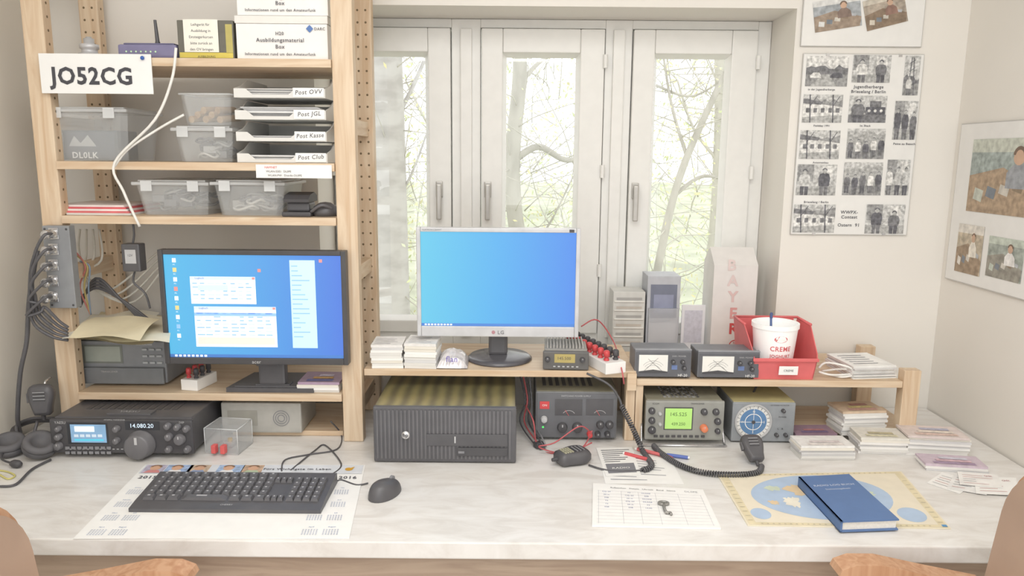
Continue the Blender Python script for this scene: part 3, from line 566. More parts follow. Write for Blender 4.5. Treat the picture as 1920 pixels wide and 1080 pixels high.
b=B(415,565,756,812,ZP); m=MB(); GP=mat('#aeaca6',.5); m.box(-b.w/2,b.w/2,0,.15,.0,b.h,GP,.005); e=E('power_supply',b.loc,'beige grey metal box with handle and fan grille','power supply'); P(m,'case',e)
m=MB(); m.tube([(-.03,.07,b.h),(-.03,.07,b.h+.02),(.03,.07,b.h+.02),(.03,.07,b.h)],.004,MG,8,3); P(m,'handle',e); m=MB()
for r in (.008,.014,.02): m.ring(FF,b.w*.25,b.h*.5,r,r+.002,GRY)
P(m,'fan_grille',e); m=MB(); m.rect(FF,-b.w*.42,-b.w*.05,b.h*.25,b.h*.75,mat('#9a9890'),.001); P(m,'front_plate',e)
b=B(382,447,805,852,DZ); e=E('morse_key',b.loc,'clear box morse paddle with red finger pieces','morse key',-.12); m=MB(); w=b.w/2; ac=mat('#eceeef',.1,0,.02,25,0,.16)
h=b.h; m.box(-w,w,0,.002,.004,h,ac).box(-w,w,.078,.08,.004,h,ac).box(-w,-w+.002,.002,.078,.004,h,ac).box(w-.002,w,.002,.078,.004,h,ac).box(-w,w,0,.08,h,h+.002,ac); P(m,'clear_cover',e)
m=MB()
for p0,p1 in (((-w,0,h),(w,0,h)),((w,0,h),(w,.08,h)),((w,.08,h),(-w,.08,h)),((-w,.08,h),(-w,0,h)),((-w,0,0.004),(-w,0,h)),((w,0,0.004),(w,0,h)),((w,.08,.004),(w,.08,h))): m.tube([p0,p1],.0009,mat('#dfe1e2',.2),5,0)
P(m,'cover_edges',e)
m=MB(); m.box(-w,w,0,.08,.0,.0038,mat('#b8b8b8',.4)).box(-.012,.012,.03,.06,.004,.02,CHR,.002).cyl((0,.045,.02),(0,.045,.026),.006,GOLD); P(m,'base_plate',e)
for s_ in (-1,1): m=MB(); m.box(s_*.012-.006,s_*.012+.006,-.02,-.003,.008,.03,RED,.003).box(s_*.008-.001,s_*.008+.001,-.003,.03,.012,.016,CHR); P(m,'paddle',e,label='red finger paddle')
p=onZ(25,850,DZ); e=E('headset',(p.x,p.y,DZ),'black headset with boom microphone lying on desk','headset')
for q,(dx,dy) in enumerate(((-.005,-.005),(.08,-.02))):
    ax=V((.15,-.25,1)) if q==0 else V((.45,-.35,1)); m=MB(); m.lathe([(0,0),(.03,0),(.038,.005),(.040,.014),(.036,.018)],(0,0,0),ax,BLK,32); P(m,'ear_cup',e,(dx,dy,.010 if q==0 else .019))
    m=MB(); m.lathe([(.036,.0185),(.039,.024),(.036,.032),(.028,.034),(.021,.030),(.018,.022),(0,.021)],(0,0,0),ax,mat('#656467',.7),32); P(m,'ear_cushion',e,(dx,dy,.010 if q==0 else .019))
m=MB(); m.tube([(-.005,.032,.03),(-.045,.075,.035),(-.025,.125,.04),(.05,.125,.04),(.11,.07,.04),(.095,.015,.04)],.0065,DK); m.tube([(-.005,.03,.036),(-.03,.07,.05),(-.01,.108,.054),(.05,.108,.052),(.09,.06,.05),(.088,.01,.042)],.004,BLK2); P(m,'headband',e)
m=MB(); m.tube([(0,-.035,.02),(.02,-.07,.014),(.055,-.085,.010)],.0025,DK); m.lathe([(0,0),(.006,.0),(.0095,.008),(.0095,.02),(.006,.028),(0,.029)],(.052,-.085,.0105),(1,-.25,0),DK,16); P(m,'microphone_boom',e)
cable('yellow_cable',[(0,890,None),(15,898,None),(28,892,None),(16,885,None),(0,882,None)],.002,mat('#cfc67c'),'thin yellow cord beside the headset')
cable('black_cable',[(0,912,None),(30,908,None),(60,880,None),(95,862,None)],.003,BLK,'black headset cord on the desk')
# ---------------- calendar, keyboard, mouse ----------------
q=Q([(137,1010),(655,1009),(685,872),(273,871)],DZ,.0015); m=MB(); q.slab(m,PAP); W,Hh=q.W,q.H; e=E('desk_calendar',q.o,'large paper desk calendar pad with printed months','calendar'); P(m,'paper_pad',e); fr=q.fr; m=MB()
m.rect(fr,.004,W-.004,Hh*.85,Hh*.99,mat('#dcdfe4',.8)); 
for i,x in enumerate((.008,.06,.115,.185,.245)):
    m.rect(fr,x,x+.05+.012*(i%2),Hh*.855,Hh*.985,mat(['#b9b2c4','#9fb3d3','#c9b49e','#a8bddb','#c4a78e'][i],.8,0,.25,90),.0012); m.disc(fr,x+.026,Hh*.935,.013,mat('#d6ab8f',.8),.0016,16,.014); m.ring(fr,x+.026,Hh*.94,.009,.015,mat('#8a6c56',.8),.0018,.2,2.9,12); m.poly(fr,[(x+.006,Hh*.857),(x+.046,Hh*.857),(x+.038,Hh*.9),(x+.014,Hh*.9)],mat(['#d98f8c','#ecebeb','#8f9fc0','#ecebeb','#b8c6a8'][i],.8),.0014)
m.text(fr,'Fürs Wichtigste im Leben',W*.70,Hh*.92,.010,INK,.0016,bold=.015); m.disc(fr,W*.93,Hh*.92,.009,mat('#d9a63a'),.0016); m.poly(fr,[(W*.93,Hh*.93),(W*.955,Hh*.96),(W*.945,Hh*.9)],mat('#d9a63a'),.0018)
m.text(fr,'2015',.035,Hh*.79,.014,INK,.0012,bold=.02); m.text(fr,'2016',W-.035,Hh*.79,.014,INK,.0012,bold=.02)
mon=['Januar','Februar','März','April','Mai','Juni','Juli','August']
for s_ in (0,1):
    for c in range(2):
        for r in range(4):
            x=(.02+c*.042) if s_==0 else (W-.098+c*.042); y=Hh*(.60-.17*r); m.text(fr,mon[c*4+r],x+.016,y+.012,.004,mat('#6a86b8'),.0012)
            for i in range(6):
                for j in range(5): m.rect(fr,x+i*.0056,x+i*.0056+.003,y-j*.005,y-j*.005+.002,mat('#b4bccf',.8),.001)
P(m,'printed_months',e)
b=B(241,601,950,962,DZ+.002); kb=E('computer_keyboard',(b.X,b.Y,DZ+.0024),'black full-size computer keyboard on the calendar','keyboard',0); w=b.w/2; D=onZ(445,890,DZ+.02).y-b.Y
m=MB(); m.prism(planar((-w,0,0),(0,1,0),(0,0,1)),[(0,0),(D,0),(D,.024),(D-.006,.026),(.03,.013),(0,.008)],0,b.w,BLK); P(m,'keyboard_body',kb)
m=MB(); m.text(planar((0,0,.0095),(1,0,0),(0,1,.17)),'CHERRY',0,.012,.005,LG,.0015)
P(m,'lettering',kb)
key0=None; kz=lambda y:.013+(y-.03)*(.013/(D-.036))
KM=mat('#626164',.45); KL=mat('#b5b5b8',.7)
def key(x,y,wk,hk):
    global key0
    if key0 is None:
        k_=MB(); vs=[(-.5,-.5,0),(.5,-.5,0),(.5,.5,0),(-.5,.5,0),(-.38,-.36,1),(.38,-.36,1),(.38,.42,1),(-.38,.42,1)]
        k_.add(vs,[[3,2,1,0],[4,5,6,7],[0,1,5,4],[1,2,6,5],[2,3,7,6],[3,0,4,7]],KM); k_.rect(planar((0,0,1),(1,0,0),(0,1,0)),-.18,.05,.05,.3,KL,.03); key0=P(k_,'key',kb); o=key0
    else: o=key0.copy(); sc.collection.objects.link(o); o.parent=kb
    o.location=(x,y,kz(y)+.0004); o.scale=(wk,hk,.006); o.rotation_euler=(math.atan(.013/(D-.036)),0,0)
pitch=(b.w*.66)/14.2; rp=(D-.05)/5.6; xk=-w+.014
for r in range(6):
    y=.037+r*rp; n=[7,13,13,13,13,12][r]; x=xk
    for c in range(n):
        wk=(pitch*14.0/n) if r!=0 else (pitch*5.6 if c==3 else pitch*1.4)
        key(x+wk/2,y,wk*.93,rp*.92); x+=wk
    if r<5:
        for c in range(4): key(w-.012-pitch*(3.5-c)*.95,y,pitch*.88,rp*.92)
    if r in (0,4): 
        for c in range(3): key(w-.012-pitch*4.35*.98-pitch*(2.2-c)*.72,y,pitch*.66,rp*.92)
b=B(668,728,905,942,DZ); e=E('computer_mouse',(b.X,b.Y,DZ+.0006),'black wired optical mouse on the desk','mouse',-.5); m=MB()
S_=[]; 
for i in range(9):
    t=i/8; z=.034*math.sin(math.pi*(.5*t)) ; k=math.cos(math.pi*.5*t)**.6 if t<1 else 0.02
    S_.append([(k*.029*math.cos(a)*(1-.1*math.sin(a)),.045+k*.047*math.sin(a),z*(1-.18*math.sin(a)*k)) for a in [2*math.pi*j/28 for j in range(28)]])
m.add(sum(S_,[]),[[r*28+i,r*28+(i+1)%28,(r+1)*28+(i+1)%28,(r+1)*28+i] for r in range(8) for i in range(28)],BLK,True); P(m,'mouse_body',e); m=MB(); m.cyl((-.003,.070,.028),(.003,.070,.028),.007,GRY,seg=16); P(m,'scroll_wheel',e)
cable('black_cable',[(690,906,None),(668,909,None),(640,900,None),(628,905,None)],.002,BLK,'mouse cord on the desk')
cable('black_cable',[(528,884,None),(535,862,None),(580,852,None),(632,842,None),(640,815,None),(620,790,1.9)],.002,BLK,'keyboard cord running to the back')
cable('black_cable',[(545,882,None),(590,845,None),(610,835,None),(640,870,None),(622,890,None)],.002,BLK,'thin black cord looping on the desk')
# ---------------- PC ----------------
b=B(700,968,764,869,DZ); w=b.w/2; pc=E('computer_tower',(b.X,b.Y,DZ+.0004),'black desktop computer case lying on its side','computer'); Hc=b.h
m=MB(); m.box(-w+.002,w-.002,.016,.39,.004,Hc-.004,mat('#5c5b58',.3,.2),.003)
for x in (-w*.85,w*.85):
    for y in (.04,.35): m.cyl((x,y,0),(x,y,.006),.012,DK)
P(m,'case',pc)
PT=bpy.data.materials.new('painted_reflection_panel'); PT.use_nodes=True; n=PT.node_tree.nodes; l=PT.node_tree.links; pb_=n['Principled BSDF']; pb_.inputs['Roughness'].default_value=.3; pb_.inputs['Metallic'].default_value=.5
tc=n.new('ShaderNodeTexCoord'); wv=n.new('ShaderNodeTexWave'); wv.inputs['Scale'].default_value=9; wv.inputs['Distortion'].default_value=1.5; wv.bands_direction='X'; cr=n.new('ShaderNodeValToRGB'); cr.color_ramp.elements[0].color=lin('#7d785e'); cr.color_ramp.elements[1].color=lin('#a9a072')  # golden stripes put the lit shelf's reflection into the base colour
l.new(tc.outputs['Object'],wv.inputs['Vector']); l.new(wv.outputs['Fac'],cr.inputs['Fac']); l.new(cr.outputs['Color'],pb_.inputs['Base Color'])
m=MB(); m.box(-w+.003,w-.003,.017,.388,Hc-.0038,Hc-.001,PT,.001); P(m,'top_panel',pc,label='satin top panel with painted golden reflection')
m=MB(); m.box(-w,w,0,.0155,.003,Hc,mat('#5a595c',.45),.004)
nr=34
for i in range(nr):
    x=-w+.008+i*(2*w-.016)/nr; m.box(x,x+.0045,-.0022,0.001,.012,Hc-.008,mat('#69686b',.45))
P(m,'front_panel',pc)
m=MB(); x0_,v_=b.uv(848,816); x1_,_=b.uv(958,0); m.box(x0_+.012,x1_,-.006,-.0023,b.uv(0,846)[1],b.uv(0,831)[1],DK,.001).box(x0_+.015,x0_+.03,-.0072,-.006,b.uv(0,841)[1],b.uv(0,837)[1],GRY); P(m,'optical_drive',pc)
m=MB(); m.box(b.uv(790,0)[0],x1_,-.0045,-.0023,b.uv(0,828)[1],b.uv(0,806)[1],mat('#565558',.4),.001); m.box(b.uv(848,0)[0],b.uv(851,0)[0],-.0062,-.0045,b.uv(0,822)[1],b.uv(0,810)[1],LG); P(m,'port_cover',pc)
m=MB(); uu,vv=b.uv(761,815); m.lathe([(.0105,0),(.0105,.003),(.009,.0045),(0,.0045)],(uu,-.0022,vv),(0,-1,0),CHR,20); m.text(planar((0,-.0068,0),(1,0,0),(0,0,1)),'hp',uu,vv+.001,.009,DK,.0004,bold=.02); P(m,'logo_badge',pc,label='round silver logo badge')
# ---------------- centre monitor ----------------
b,e,m,sw,z0,z1,fr,k,dz=monitor(781,1087,428,632,1.95,8,SILV,screenmat('#62caec','#50b0ee','#4a8eec',.4),ZM,'silver widescreen monitor with blank blue desktop','silver')
X=lambda px:(px-934)*k
m.rect(fr,-sw,sw,z0,z0+5*k,TB,.0006)
for i in range(9): m.rect(fr,X(795)+i*6*k,X(799)+i*6*k,z0+1*k,z0+4*k,EW,.001)
P(m,'screen',e); m=MB(); m.text(FF,'LG',.008,dz+9*k,7*k,GRY,.001,bold=.02); m.disc(FF,-.012,dz+9*k,3.4*k,mat('#b4858e')); m.text(FF,'FLATRON L204WT',-b.w*.46,dz+b.h-4*k,3*k,GRY,.001,al='L'); m.rect(FF,b.w*.43,b.w*.46,dz+b.h-7*k,dz+b.h-1.5*k,DK); P(m,'lettering',e)
m=MB(); m.box(-.026,.026,.04,.07,.016,dz+.12,BLK,.008); P(m,'stand_neck',e,(.0,0,0)); m=MB(); m.lathe([(0,0),(.088,0),(.09,.004),(.082,.011),(.03,.017),(0,.018)],(.004,.062,0),(0,0,1),mat('#5b5a5f',.2),40); P(m,'stand_base',e)
card_stack(695,754,648,690,ZM,.1,'stack of station cards on the low shelf',.03,Y=1.905,grp='card stacks on low shelf'); card_stack(758,818,645,690,ZM,.1,'tall stack of blank cards on the low shelf',-.05,Y=1.905,grp='card stacks on low shelf')
b=B(818,876,658,690,ZM,1.905); m=MB(); nx,ny=10,8; vs=[]
for j in range(ny+1):
    for i in range(nx+1): s_=math.sin(math.pi*i/nx)*math.sin(math.pi*j/ny); vs.append((-b.w/2+b.w*i/nx,.11*j/ny,.002+s_**.5*b.h*.8+random.uniform(-.003,.003)*(s_>0.05)))
m.add(vs,[[j*(nx+1)+i,j*(nx+1)+i+1,(j+1)*(nx+1)+i+1,(j+1)*(nx+1)+i] for j in range(ny) for i in range(nx)],mat('#e0dcdd',.2,.2,.15,80)); m.text(planar((0,.0,b.h*.55),(1,0,0),(0,.3,1)),'flan',0,0,.014,mat('#7a6fae'),.004,bold=.02); S(m,'plastic_bag',b.loc,'small crinkled cellophane packet','bag')
b=B(1018,1104,660,692,ZM,1.9); e=E('mobile_radio',(b.X,b.Y,b.z+.0004),'small mobile radio with amber display and vented top','radio',-.04); w=b.w/2; h=b.h
m=MB(); m.box(-w,w,-.0,.012,.002,h,mat('#62605e',.4),.003).box(-w+.004,w-.004,.012,.13,.004,h+.004,mat('#9a9792',.5),.002)
for i in range(12): m.box(-w+.01+i*.0085,-w+.0135+i*.0085,.02,.125,h+.004,h+.012,mat('#adaaa5',.5))
P(m,'radio_body',e); m=MB(); m.rect(FF,-w*.5,w*.4,h*.42,h*.88,mat('#a8985c',.3,0,.1,25,.15),.001); m.text(FF,'145.500',-.004,h*.66,.008,DK,.0014); P(m,'display',e)
for x in (-.8,.72): knob(e,w*x,h*.6,.0065,DK,.01)
for i in range(6): mm=MB(); mm.box(-.003,.003,-.002,0,-.0015,.0015,LG); P(mm,'button',e,(-w*.5+i*.012,-.0004,h*.22))
strip(1138,1172,672,701,ZM,'white terminal strip with many red and black posts',.40,8,L=.27,s=1.25)
# ---------------- power supply under low shelf ----------------
b=B(1004,1157,735,826,DZ); e=E('power_supply',b.loc,'dark grey bench power supply with meters','power supply'); w=b.w/2;h=b.h
DG=mat('#747577',.45); m=MB(); m.box(-w,w,0,.2,.006,h,DG,.004); m.box(-w+.004,w-.004,-.003,0,.01,h-.004,mat('#6a6b6f',.5),.001)
m.box(-w+.003,w-.003,.004,.197,h,h+.0008,mat('#98947e',.35,.3))
for i in range(8): m.box(-w+.02+i*.018,-w+.03+i*.018,.05,.18,h+.0008,h+.0016,DK)
P(m,'case',e); f2=planar((0,-.003,0),(1,0,0),(0,0,1)); m=MB()
RC(m,b,1012,752,1030,766,RED2,.001,f2); TX(m,b,'ON',1021,759,4,PAP,.0015,fr=f2); P(m,'power_switch',e,label='red power switch')
for xa,xb,x in ((1040,1092,1066),(1098,1150,1124)):
    m=MB(); RC(m,b,xa,748,xb,778,mat('#58575a',.3),.001,f2); u_,v_=b.uv(x,784); m.ring(f2,u_,v_+.004,.018,.0192,LG,.0018,.6,2.5,16); m.line(f2,u_,v_+.008,u_-.01,v_+.024,.001,RED,.002); P(m,'meter',e)
m=MB(); TX(m,b,'SWITCHING POWER SUPPLY',1080,742,3,LG,.001,fr=f2); P(m,'lettering',e); m=MB(); u_,v_=b.uv(1018,800); m.disc(f2,u_,v_,.003,mat('#55d06a',.4,0,.02,5,.8),.001,12); P(m,'indicator_light',e)
for px,py,r,c in ((1054,800,9,DK),(1082,800,9,DK),(1020,785,6,LG),(1125,795,7,DK),(1142,795,7,DK)): u_,v_=b.uv(px,py); knob(e,u_,v_,r*b.k,c,.012,-.0035)
for px,c in ((1105,RED2),(1120,DK),(1138,DK)): u_,v_=b.uv(px,812); knob(e,u_,v_,5*b.k,c,.02,-.0035,'binding_post')
RW=mat('#bf6064',.5)
cable('red_wire',[(1105,808,1.84),(1085,800,1.82),(1040,830,1.80),(1010,838,1.8),(1060,850,None),(1110,830,1.83)],.0018,RW,'thin red supply wire')
cable('red_wire',[(1110,808,1.83),(1090,840,None),(1040,850,None),(1008,838,None),(1000,790,1.85),(985,760,1.95)],.0018,RW,'thin red wire looping on the desk')
for k in range(4): cable('black_cable',[(975+k*6,705,2.0),(985+k*4,750,1.97),(975+k*8,790,1.96),(1000+k*5,830-k*4,1.86),(1015+k*3,838,1.84)],.0022,[BLK,RW,BLK,GRY][k],['black cable hanging behind the computer','red cable hanging behind the computer','black cable hanging behind the computer','grey cable hanging behind the computer'][k])
m=MB(); m.box(-.012,.012,0,.02,0,.016,DK,.003).box(-.008,.008,-.01,0,.002,.012,BLK,.001); S(m,'cable_plug',(*onZ(1014,842,DZ).xy,DZ+.0005),'black power plug lying on the desk','plug',.5)
cable('red_wire',[(1090,612,2.05),(1120,600,2.08),(1150,640,2.08),(1165,690,1.88),(1170,720,1.87)],.002,RW,'red cord over the shelf edge')
coil('coiled_cord',[(1165,760,1.86),(1185,800,1.82),(1205,845,None),(1222,872,None),(1205,882,None)],.0055,.0022,42,BLK,'coiled black microphone cord hanging to the desk')
cable('black_cable',[(1205,882,None),(1160,884,None),(1130,880,None),(1104,872,None)],.0025,BLK,'microphone cord on the desk'); cable('black_cable',[(1100,700,1.88),(1140,720,1.87),(1160,745,1.865),(1166,762,1.86)],.003,BLK,'black cord dropping from the shelf edge')
p=onZ(1070,868,DZ); e=hand_mic((p.x,p.y,DZ+.018),(math.radians(-90),0,math.radians(-62)),'black hand microphone with keypad lying on desk',1.08)
m=MB()
for i in range(4):
    for j in range(3): m.box(-.014+j*.011,-.006+j*.011,-.0185,-.0163,-.026+i*.0068,-.0215+i*.0068,mat('#b5b29a'))
P(m,'keypad',e)
ZS=wz0+.001
def simple(x0,x1,yt,Y,z,name,label,cat,fn,rot=0):
    b=B(x0,x1,yt,yt+50,z,Y); m=MB(); fn(m,b); return S(m,name,b.loc,label,cat,rot)
def bk(m,b):
    m.box(-b.w/2,b.w/2,.004,.1,0,b.h,mat('#cfcec9',.5),.002)
    for i in range(6): m.box(-b.w*.46,b.w*.46,0,.06,b.h*(.2+.13*i),b.h*(.2+.13*i)+.004,mat('#e6e4df',.5),.001); m.rect(FF,-b.w*.4,b.w*.4,b.h*(.2+.13*i)+.006,b.h*(.2+.13*i)+.014,mat('#a9a7a4' if i%2 else '#c0b8ae'),-.003)
simple(1150,1210,548,2.23,ZS,'letter_rack','grey stacked trays on the window sill','rack',bk)
def cr_(m,b): 
    m.box(-b.w/2,b.w/2,0,.1,0,b.h,mat('#babcc2',.5),.002); m.box(-b.w*.45,b.w*.45,-.012,-.0005,b.h*.12,b.h*.62,mat('#d5d7dc',.3,0,.02,25,0,.5),.001); m.rect(FF,-b.w*.4,b.w*.4,b.h*.5,b.h*.9,mat('#767b8c',.4),.001); m.rect(FF,-b.w*.3,b.w*.3,b.h*.56,b.h*.78,mat('#9297ae',.4),.0015); m.rect(FF,-b.w*.4,b.w*.4,b.h*.2,b.h*.44,mat('#dadadd',.4),.001)
simple(1214,1276,518,2.24,ZS,'brochure_holder','grey brochure holder with dark booklets','brochure holder',cr_)
def cal(m,b):
    m.box(-b.w/2,b.w/2,0,.006,0,b.h,mat('#e6e5e8',.5,0,.03),.001); m.rect(FF,-b.w*.38,b.w*.38,b.h*.3,b.h*.9,mat('#c9c8d2',.5,0,.1,80),.001)
simple(1278,1322,572,2.25,ZS,'picture_card','pale card leaning on the window','card',cal)
b=B(1336,1418,468,650,ZS,2.22); e=E('carton',b.loc,'tall white carton with red company lettering','box'); m=MB(); w=b.w/2; CA=mat('#e2dedb',.5,0,.03)
m.box(-w,w,0,.12,0,b.h*.86,CA,.001); m.prism(planar((-w,0,0),(0,1,0),(0,0,1)),[(0,b.h*.86),(.12,b.h*.86),(.06,b.h)],0,b.w,CA); P(m,'box_body',e)
for ch,px,py,c in (('E',1375,587,'#d9a09d'),('R',1376,616,'#cc5554'),('Y',1374,556,'#dcc0bd'),('A',1374,526,'#decbc8'),('B',1373,497,'#decdca')): m=MB(); TX(m,b,ch,px,py,20,mat(c),bold=.03); P(m,'printed_letter',e)
m=MB(); u_,v_=b.uv(1377,648); m.ring(FF,u_,v_,.015,.018,mat('#c8504f')); m.text(FF,'BAYER',u_,v_,.0065,mat('#c8504f'),maxw=.026); m.text(FF,'BA',u_,v_+.009,.006,mat('#c8504f')); m.text(FF,'ER',u_,v_-.009,.006,mat('#c8504f')); P(m,'printed_logo',e)
# ---------------- right shelf: meters ----------------
for x0,x1,yt,lab,t in ((1190,1296,650,'grey cross-needle power meter with white dial','HF-20'),(1308,1424,653,'grey cross-needle power meter showing two needles','HF-20')):
    b=B(x0,x1,yt+8,714,ZR,1.905); e=E('power_meter',b.loc,lab,'power meter',group='power meters on low shelf'); w=b.w/2;h=b.h; m=MB(); m.box(-w,w,.0,.09,.004,h,mat('#727378',.45),.003); m.box(-w+.003,w-.003,-.002,0,.006,h-.003,mat('#626368',.5),.001); m.box(-w,w,.0,.012,h,h+.004,mat('#929398',.5),.001)
    for x in (-w*.8,w*.8): m.cyl((x,.015,0),(x,.015,.005),.006,DK)
    P(m,'case',e); f2=planar((0,-.002,0),(1,0,0),(0,0,1)); m=MB(); m.rect(f2,-w*.86,w*.16,h*.22,h*.86,mat('#e4e2dc',.3,0,.03,25,.1),.001); c=-w*.35
    for r in (.022,.028,.034): m.ring(f2,c,h*.2,r,r+.0006,GRY,.0016,.7,2.45,18)
    m.poly(f2,[(-w*.86,h*.22),(w*.16,h*.22),(w*.16,h*.27),(c,h*.34),(-w*.86,h*.27)],DK,.0018); m.line(f2,-w*.7,h*.26,c+.012,h*.75,.0007,DK,.002); m.line(f2,w*.0,h*.26,c-.014,h*.72,.0007,DK,.002)
    P(m,'dial',e); m=MB(); m.text(f2,'SWR / POWER',w*.55,h*.82,.004,LG); m.text(f2,t,w*.7,h*.14,.007,PAP); m.rect(f2,w*.3,w*.5,h*.34,h*.5,mat('#6d80ac'),.0012); P(m,'lettering',e)
    for x,z in ((.34,.62),(.68,.62),(.74,.4)): knob(e,w*x,h*z,.0055,DK,.01,-.0025)
b=B(1408,1538,620,712,ZR,1.905); e=E('storage_bin',b.loc,'red plastic open-front storage bin','storage bin'); m=MB(); w=b.w/2;h=b.h; RB=mat('#e47475',.35,0,.05,25,0,.92)
m.box(-w*.86,w*.86,.004,.17,0,.003,RB)
for s_ in (-1,1):
    y=[(.004,.003,.86),(.17,.003,.86),(.17,h,1.0),(.075,h,1.0),(.0,h*.52,.93),(-.004,h*.42,.92)]
    vo=[(s_*w*c,a,z) for a,z,c in y]; vi=[(s_*(w*c-.0025),a,z) for a,z,c in y]; n=len(y); m.add(vo+vi,[list(range(n)),list(range(n,2*n))[::-1]]+[[i,(i+1)%n,n+(i+1)%n,n+i] for i in range(n)],RB)
m.add([(-w*.86,.004,.003),(w*.86,.004,.003),(w*.92,-.004,h*.42),(-w*.92,-.004,h*.42),(-w*.86,.0065,.003),(w*.86,.0065,.003),(w*.92,-.0015,h*.42),(-w*.92,-.0015,h*.42)],[[0,1,2,3],[7,6,5,4],[3,2,6,7]],RB)
m.box(-w*.86,w*.86,.167,.17,.003,h,RB); m.box(-w*.95,w*.95,-.009,-.004,h*.38,h*.45,RB,.002)
m.tube([(-w*.98,.072,h),(-w*.98,.17,h),(w*.98,.17,h),(w*.98,.072,h)],.004,RB,8,0); P(m,'bin_body',e)
m=MB(); m.rect(planar((0,-.0035,0),(1,0,0),(0,-.08,1)),-w*.2,w*.35,h*.12,h*.3,PAP,.004); m.text(planar((0,-.0035,0),(1,0,0),(0,-.08,1)),'CREME',w*.08,h*.21,.006,INK,.0045); P(m,'bin_label',e)
c=E('yoghurt_cup',(b.X-.008,b.Y+.068,b.z+.0042),'white yoghurt tub standing in the red bin','cup'); hc=onY(1465,606,1.96).z-b.z-.004; r1=.059; r0=.047
CW=mat('#f6f5f3',.4,0,.01,25,.12)  # faint emission added so the tub looks whiter than its lighting
m=MB(); m.lathe([(0,.0),(r0,0),(r1,hc-.012),(r1+.003,hc-.012),(r1+.003,hc),(r1-.001,hc),(r1-.003,hc-.01),(r0-.002,.003),(0,.003)],(0,0,0),(0,0,1),CW,56,False); P(m,'cup_body',c)
def cylfr(r0_,r1_,h_): 
    def f(u,v,o=0):
        r=r0_+(r1_-r0_)*v/h_+o; a=u/r1_; return V((r*math.sin(a),-r*math.cos(a),v))
    return f
cf=cylfr(r0,r1,hc); m=MB(); m.text(cf,'CREME',0,hc*.55,.013,mat('#d0666a'),.001,bold=.02); P(m,'printed_word',c); m=MB(); m.text(cf,'JOGHURT',0,hc*.40,.009,mat('#d0666a'),.001,bold=.02); P(m,'printed_word',c); m=MB(); m.disc(cf,-.002,hc*.74,.018,mat('#d24b4f'),.001,24,.009); m.text(cf,'Müller',-.002,hc*.74,.008,PAP,.0018); P(m,'printed_logo',c)
m=MB(); m.cyl((0,0,0),(-.006,.01,hc+.012),.0032,mat('#5a6e9e')); m.lathe([(.004,0),(.004,.012),(.003,.015),(0,.016)],(-.0055,.009,hc+.004),(-.01,.01,1),mat('#4b5988'),12); S(m,'pen',(b.X-.012,b.Y+.068,b.z+.009),'blue pen standing in the cup','pen')
cable('white_cable',[(1535,690,1.95),(1550,680,1.95),(1590,688,1.93),(1600,700,1.93),(1560,703,1.92),(1535,697,1.93)],.003,WC,'coiled white charger cable on shelf'); cable('white_cable',[(1540,696,1.97),(1580,692,1.95),(1610,699,1.94),(1580,707,1.92),(1545,700,1.96)],.003,WC,'white charging lead looped on shelf')
m=MB(); m.box(-.014,.014,0,.022,0,.014,DK,.003); m.cyl((0,.01,.014),(0,.01,.03),.005,DK); S(m,'charger_plug',(px_x(1577,685,2.03),2.03,ZR+.0005),'small black plug on the shelf','plug',.3)
b=B(1600,1686,672,713,ZR,1.92); m=MB()
for i in range(16): dx,dy=random.uniform(-.004,.004),random.uniform(-.004,.004); m.box(-b.w/2+dx,b.w/2+dx,dy+.005,.14+dy,i*.0021,i*.0021+.0019,mat(random.choice(['#efedea','#f4f3f0','#dcdad8']),.8))
for k in range(5): m.rect(TT(.0338),-b.w*.38,b.w*.2,.03+k*.02,.034+k*.02,INKL)
S(m,'paper_stack',b.loc,'stack of folded white leaflets on shelf','papers',.12)
# ---------------- radio with green display ----------------
b=B(1210,1358,752,820,DZ+.014,1.875); e=E('radio_transceiver',(b.X,b.Y,DZ+.0004),'grey transceiver with green display and orange knob','radio'); w=b.w/2;h=b.h+.014; G3=mat('#979791',.45); m=MB(); z0_=.014
m.box(-w+.004,w-.004,.012,.2,z0_+.004,h,mat('#928f7e',.5),.003)
m.box(-w,w,0,.012,z0_,h,G3,.005); P(m,'radio_body',e)
for s_ in (-1,1): m=MB(); m.tube([(s_*(w+.004),.03,h*.4),(s_*(w+.006),.01,.002+.002),(s_*(w+.006),-.01,.0035)],.0028,CHR,8,3); P(m,'stand_leg',e,label='chrome wire stand leg')
m=MB(); m.tube([(-w-.006,-.01,.0035),(w+.006,-.01,.0035)],.0028,CHR,8,0); P(m,'stand_bar',e)
def uv2(px,py): a,c_=b.uv(px,py); return a,c_+.014
m=MB(); a0,c0=uv2(1246,804);a1,c1=uv2(1298,766); m.rect(FF,a0-.003,a1+.003,c0-.003,c1+.003,DK,.0008); m.rect(FF,a0,a1,c0,c1,mat('#a3cc72',.3,0,.04,25,.4),.0014); m.text(FF,'145.525',(a0+a1)/2,c0+(c1-c0)*.72,.010,mat('#5f8048'),.002,(a1-a0)*.9); m.text(FF,'439.250',(a0+a1)/2,c0+(c1-c0)*.25,.008,mat('#5f8048'),.002,(a1-a0)*.8); P(m,'display',e)
u_,v_=uv2(1319,802); knob(e,u_,v_,.0095,mat('#de8460',.4),.016,-.0005,label='orange dial knob')
for px,py,r in ((1222,770,6),(1222,788,6),(1222,806,7),(1237,775,3),(1237,795,3),(1320,772,6),(1342,772,6),(1345,790,6),(1345,808,5)): u_,v_=uv2(px,py); knob(e,u_,v_,r*b.k,DK if r>3 else LG,.009,-.0005)
for i in range(9): mm=MB(); mm.box(-.005,.005,-.003,0,-.003,.003,DK,.001); P(mm,'button',e,(-w*.72+i*.0155,-.0005,.026))
m=MB(); m.text(FF,'ICOM',-w*.75,h-.008,.005,DK); m.text(FF,'TRANSCEIVER',w*.3,h-.007,.004,DK); P(m,'lettering',e)
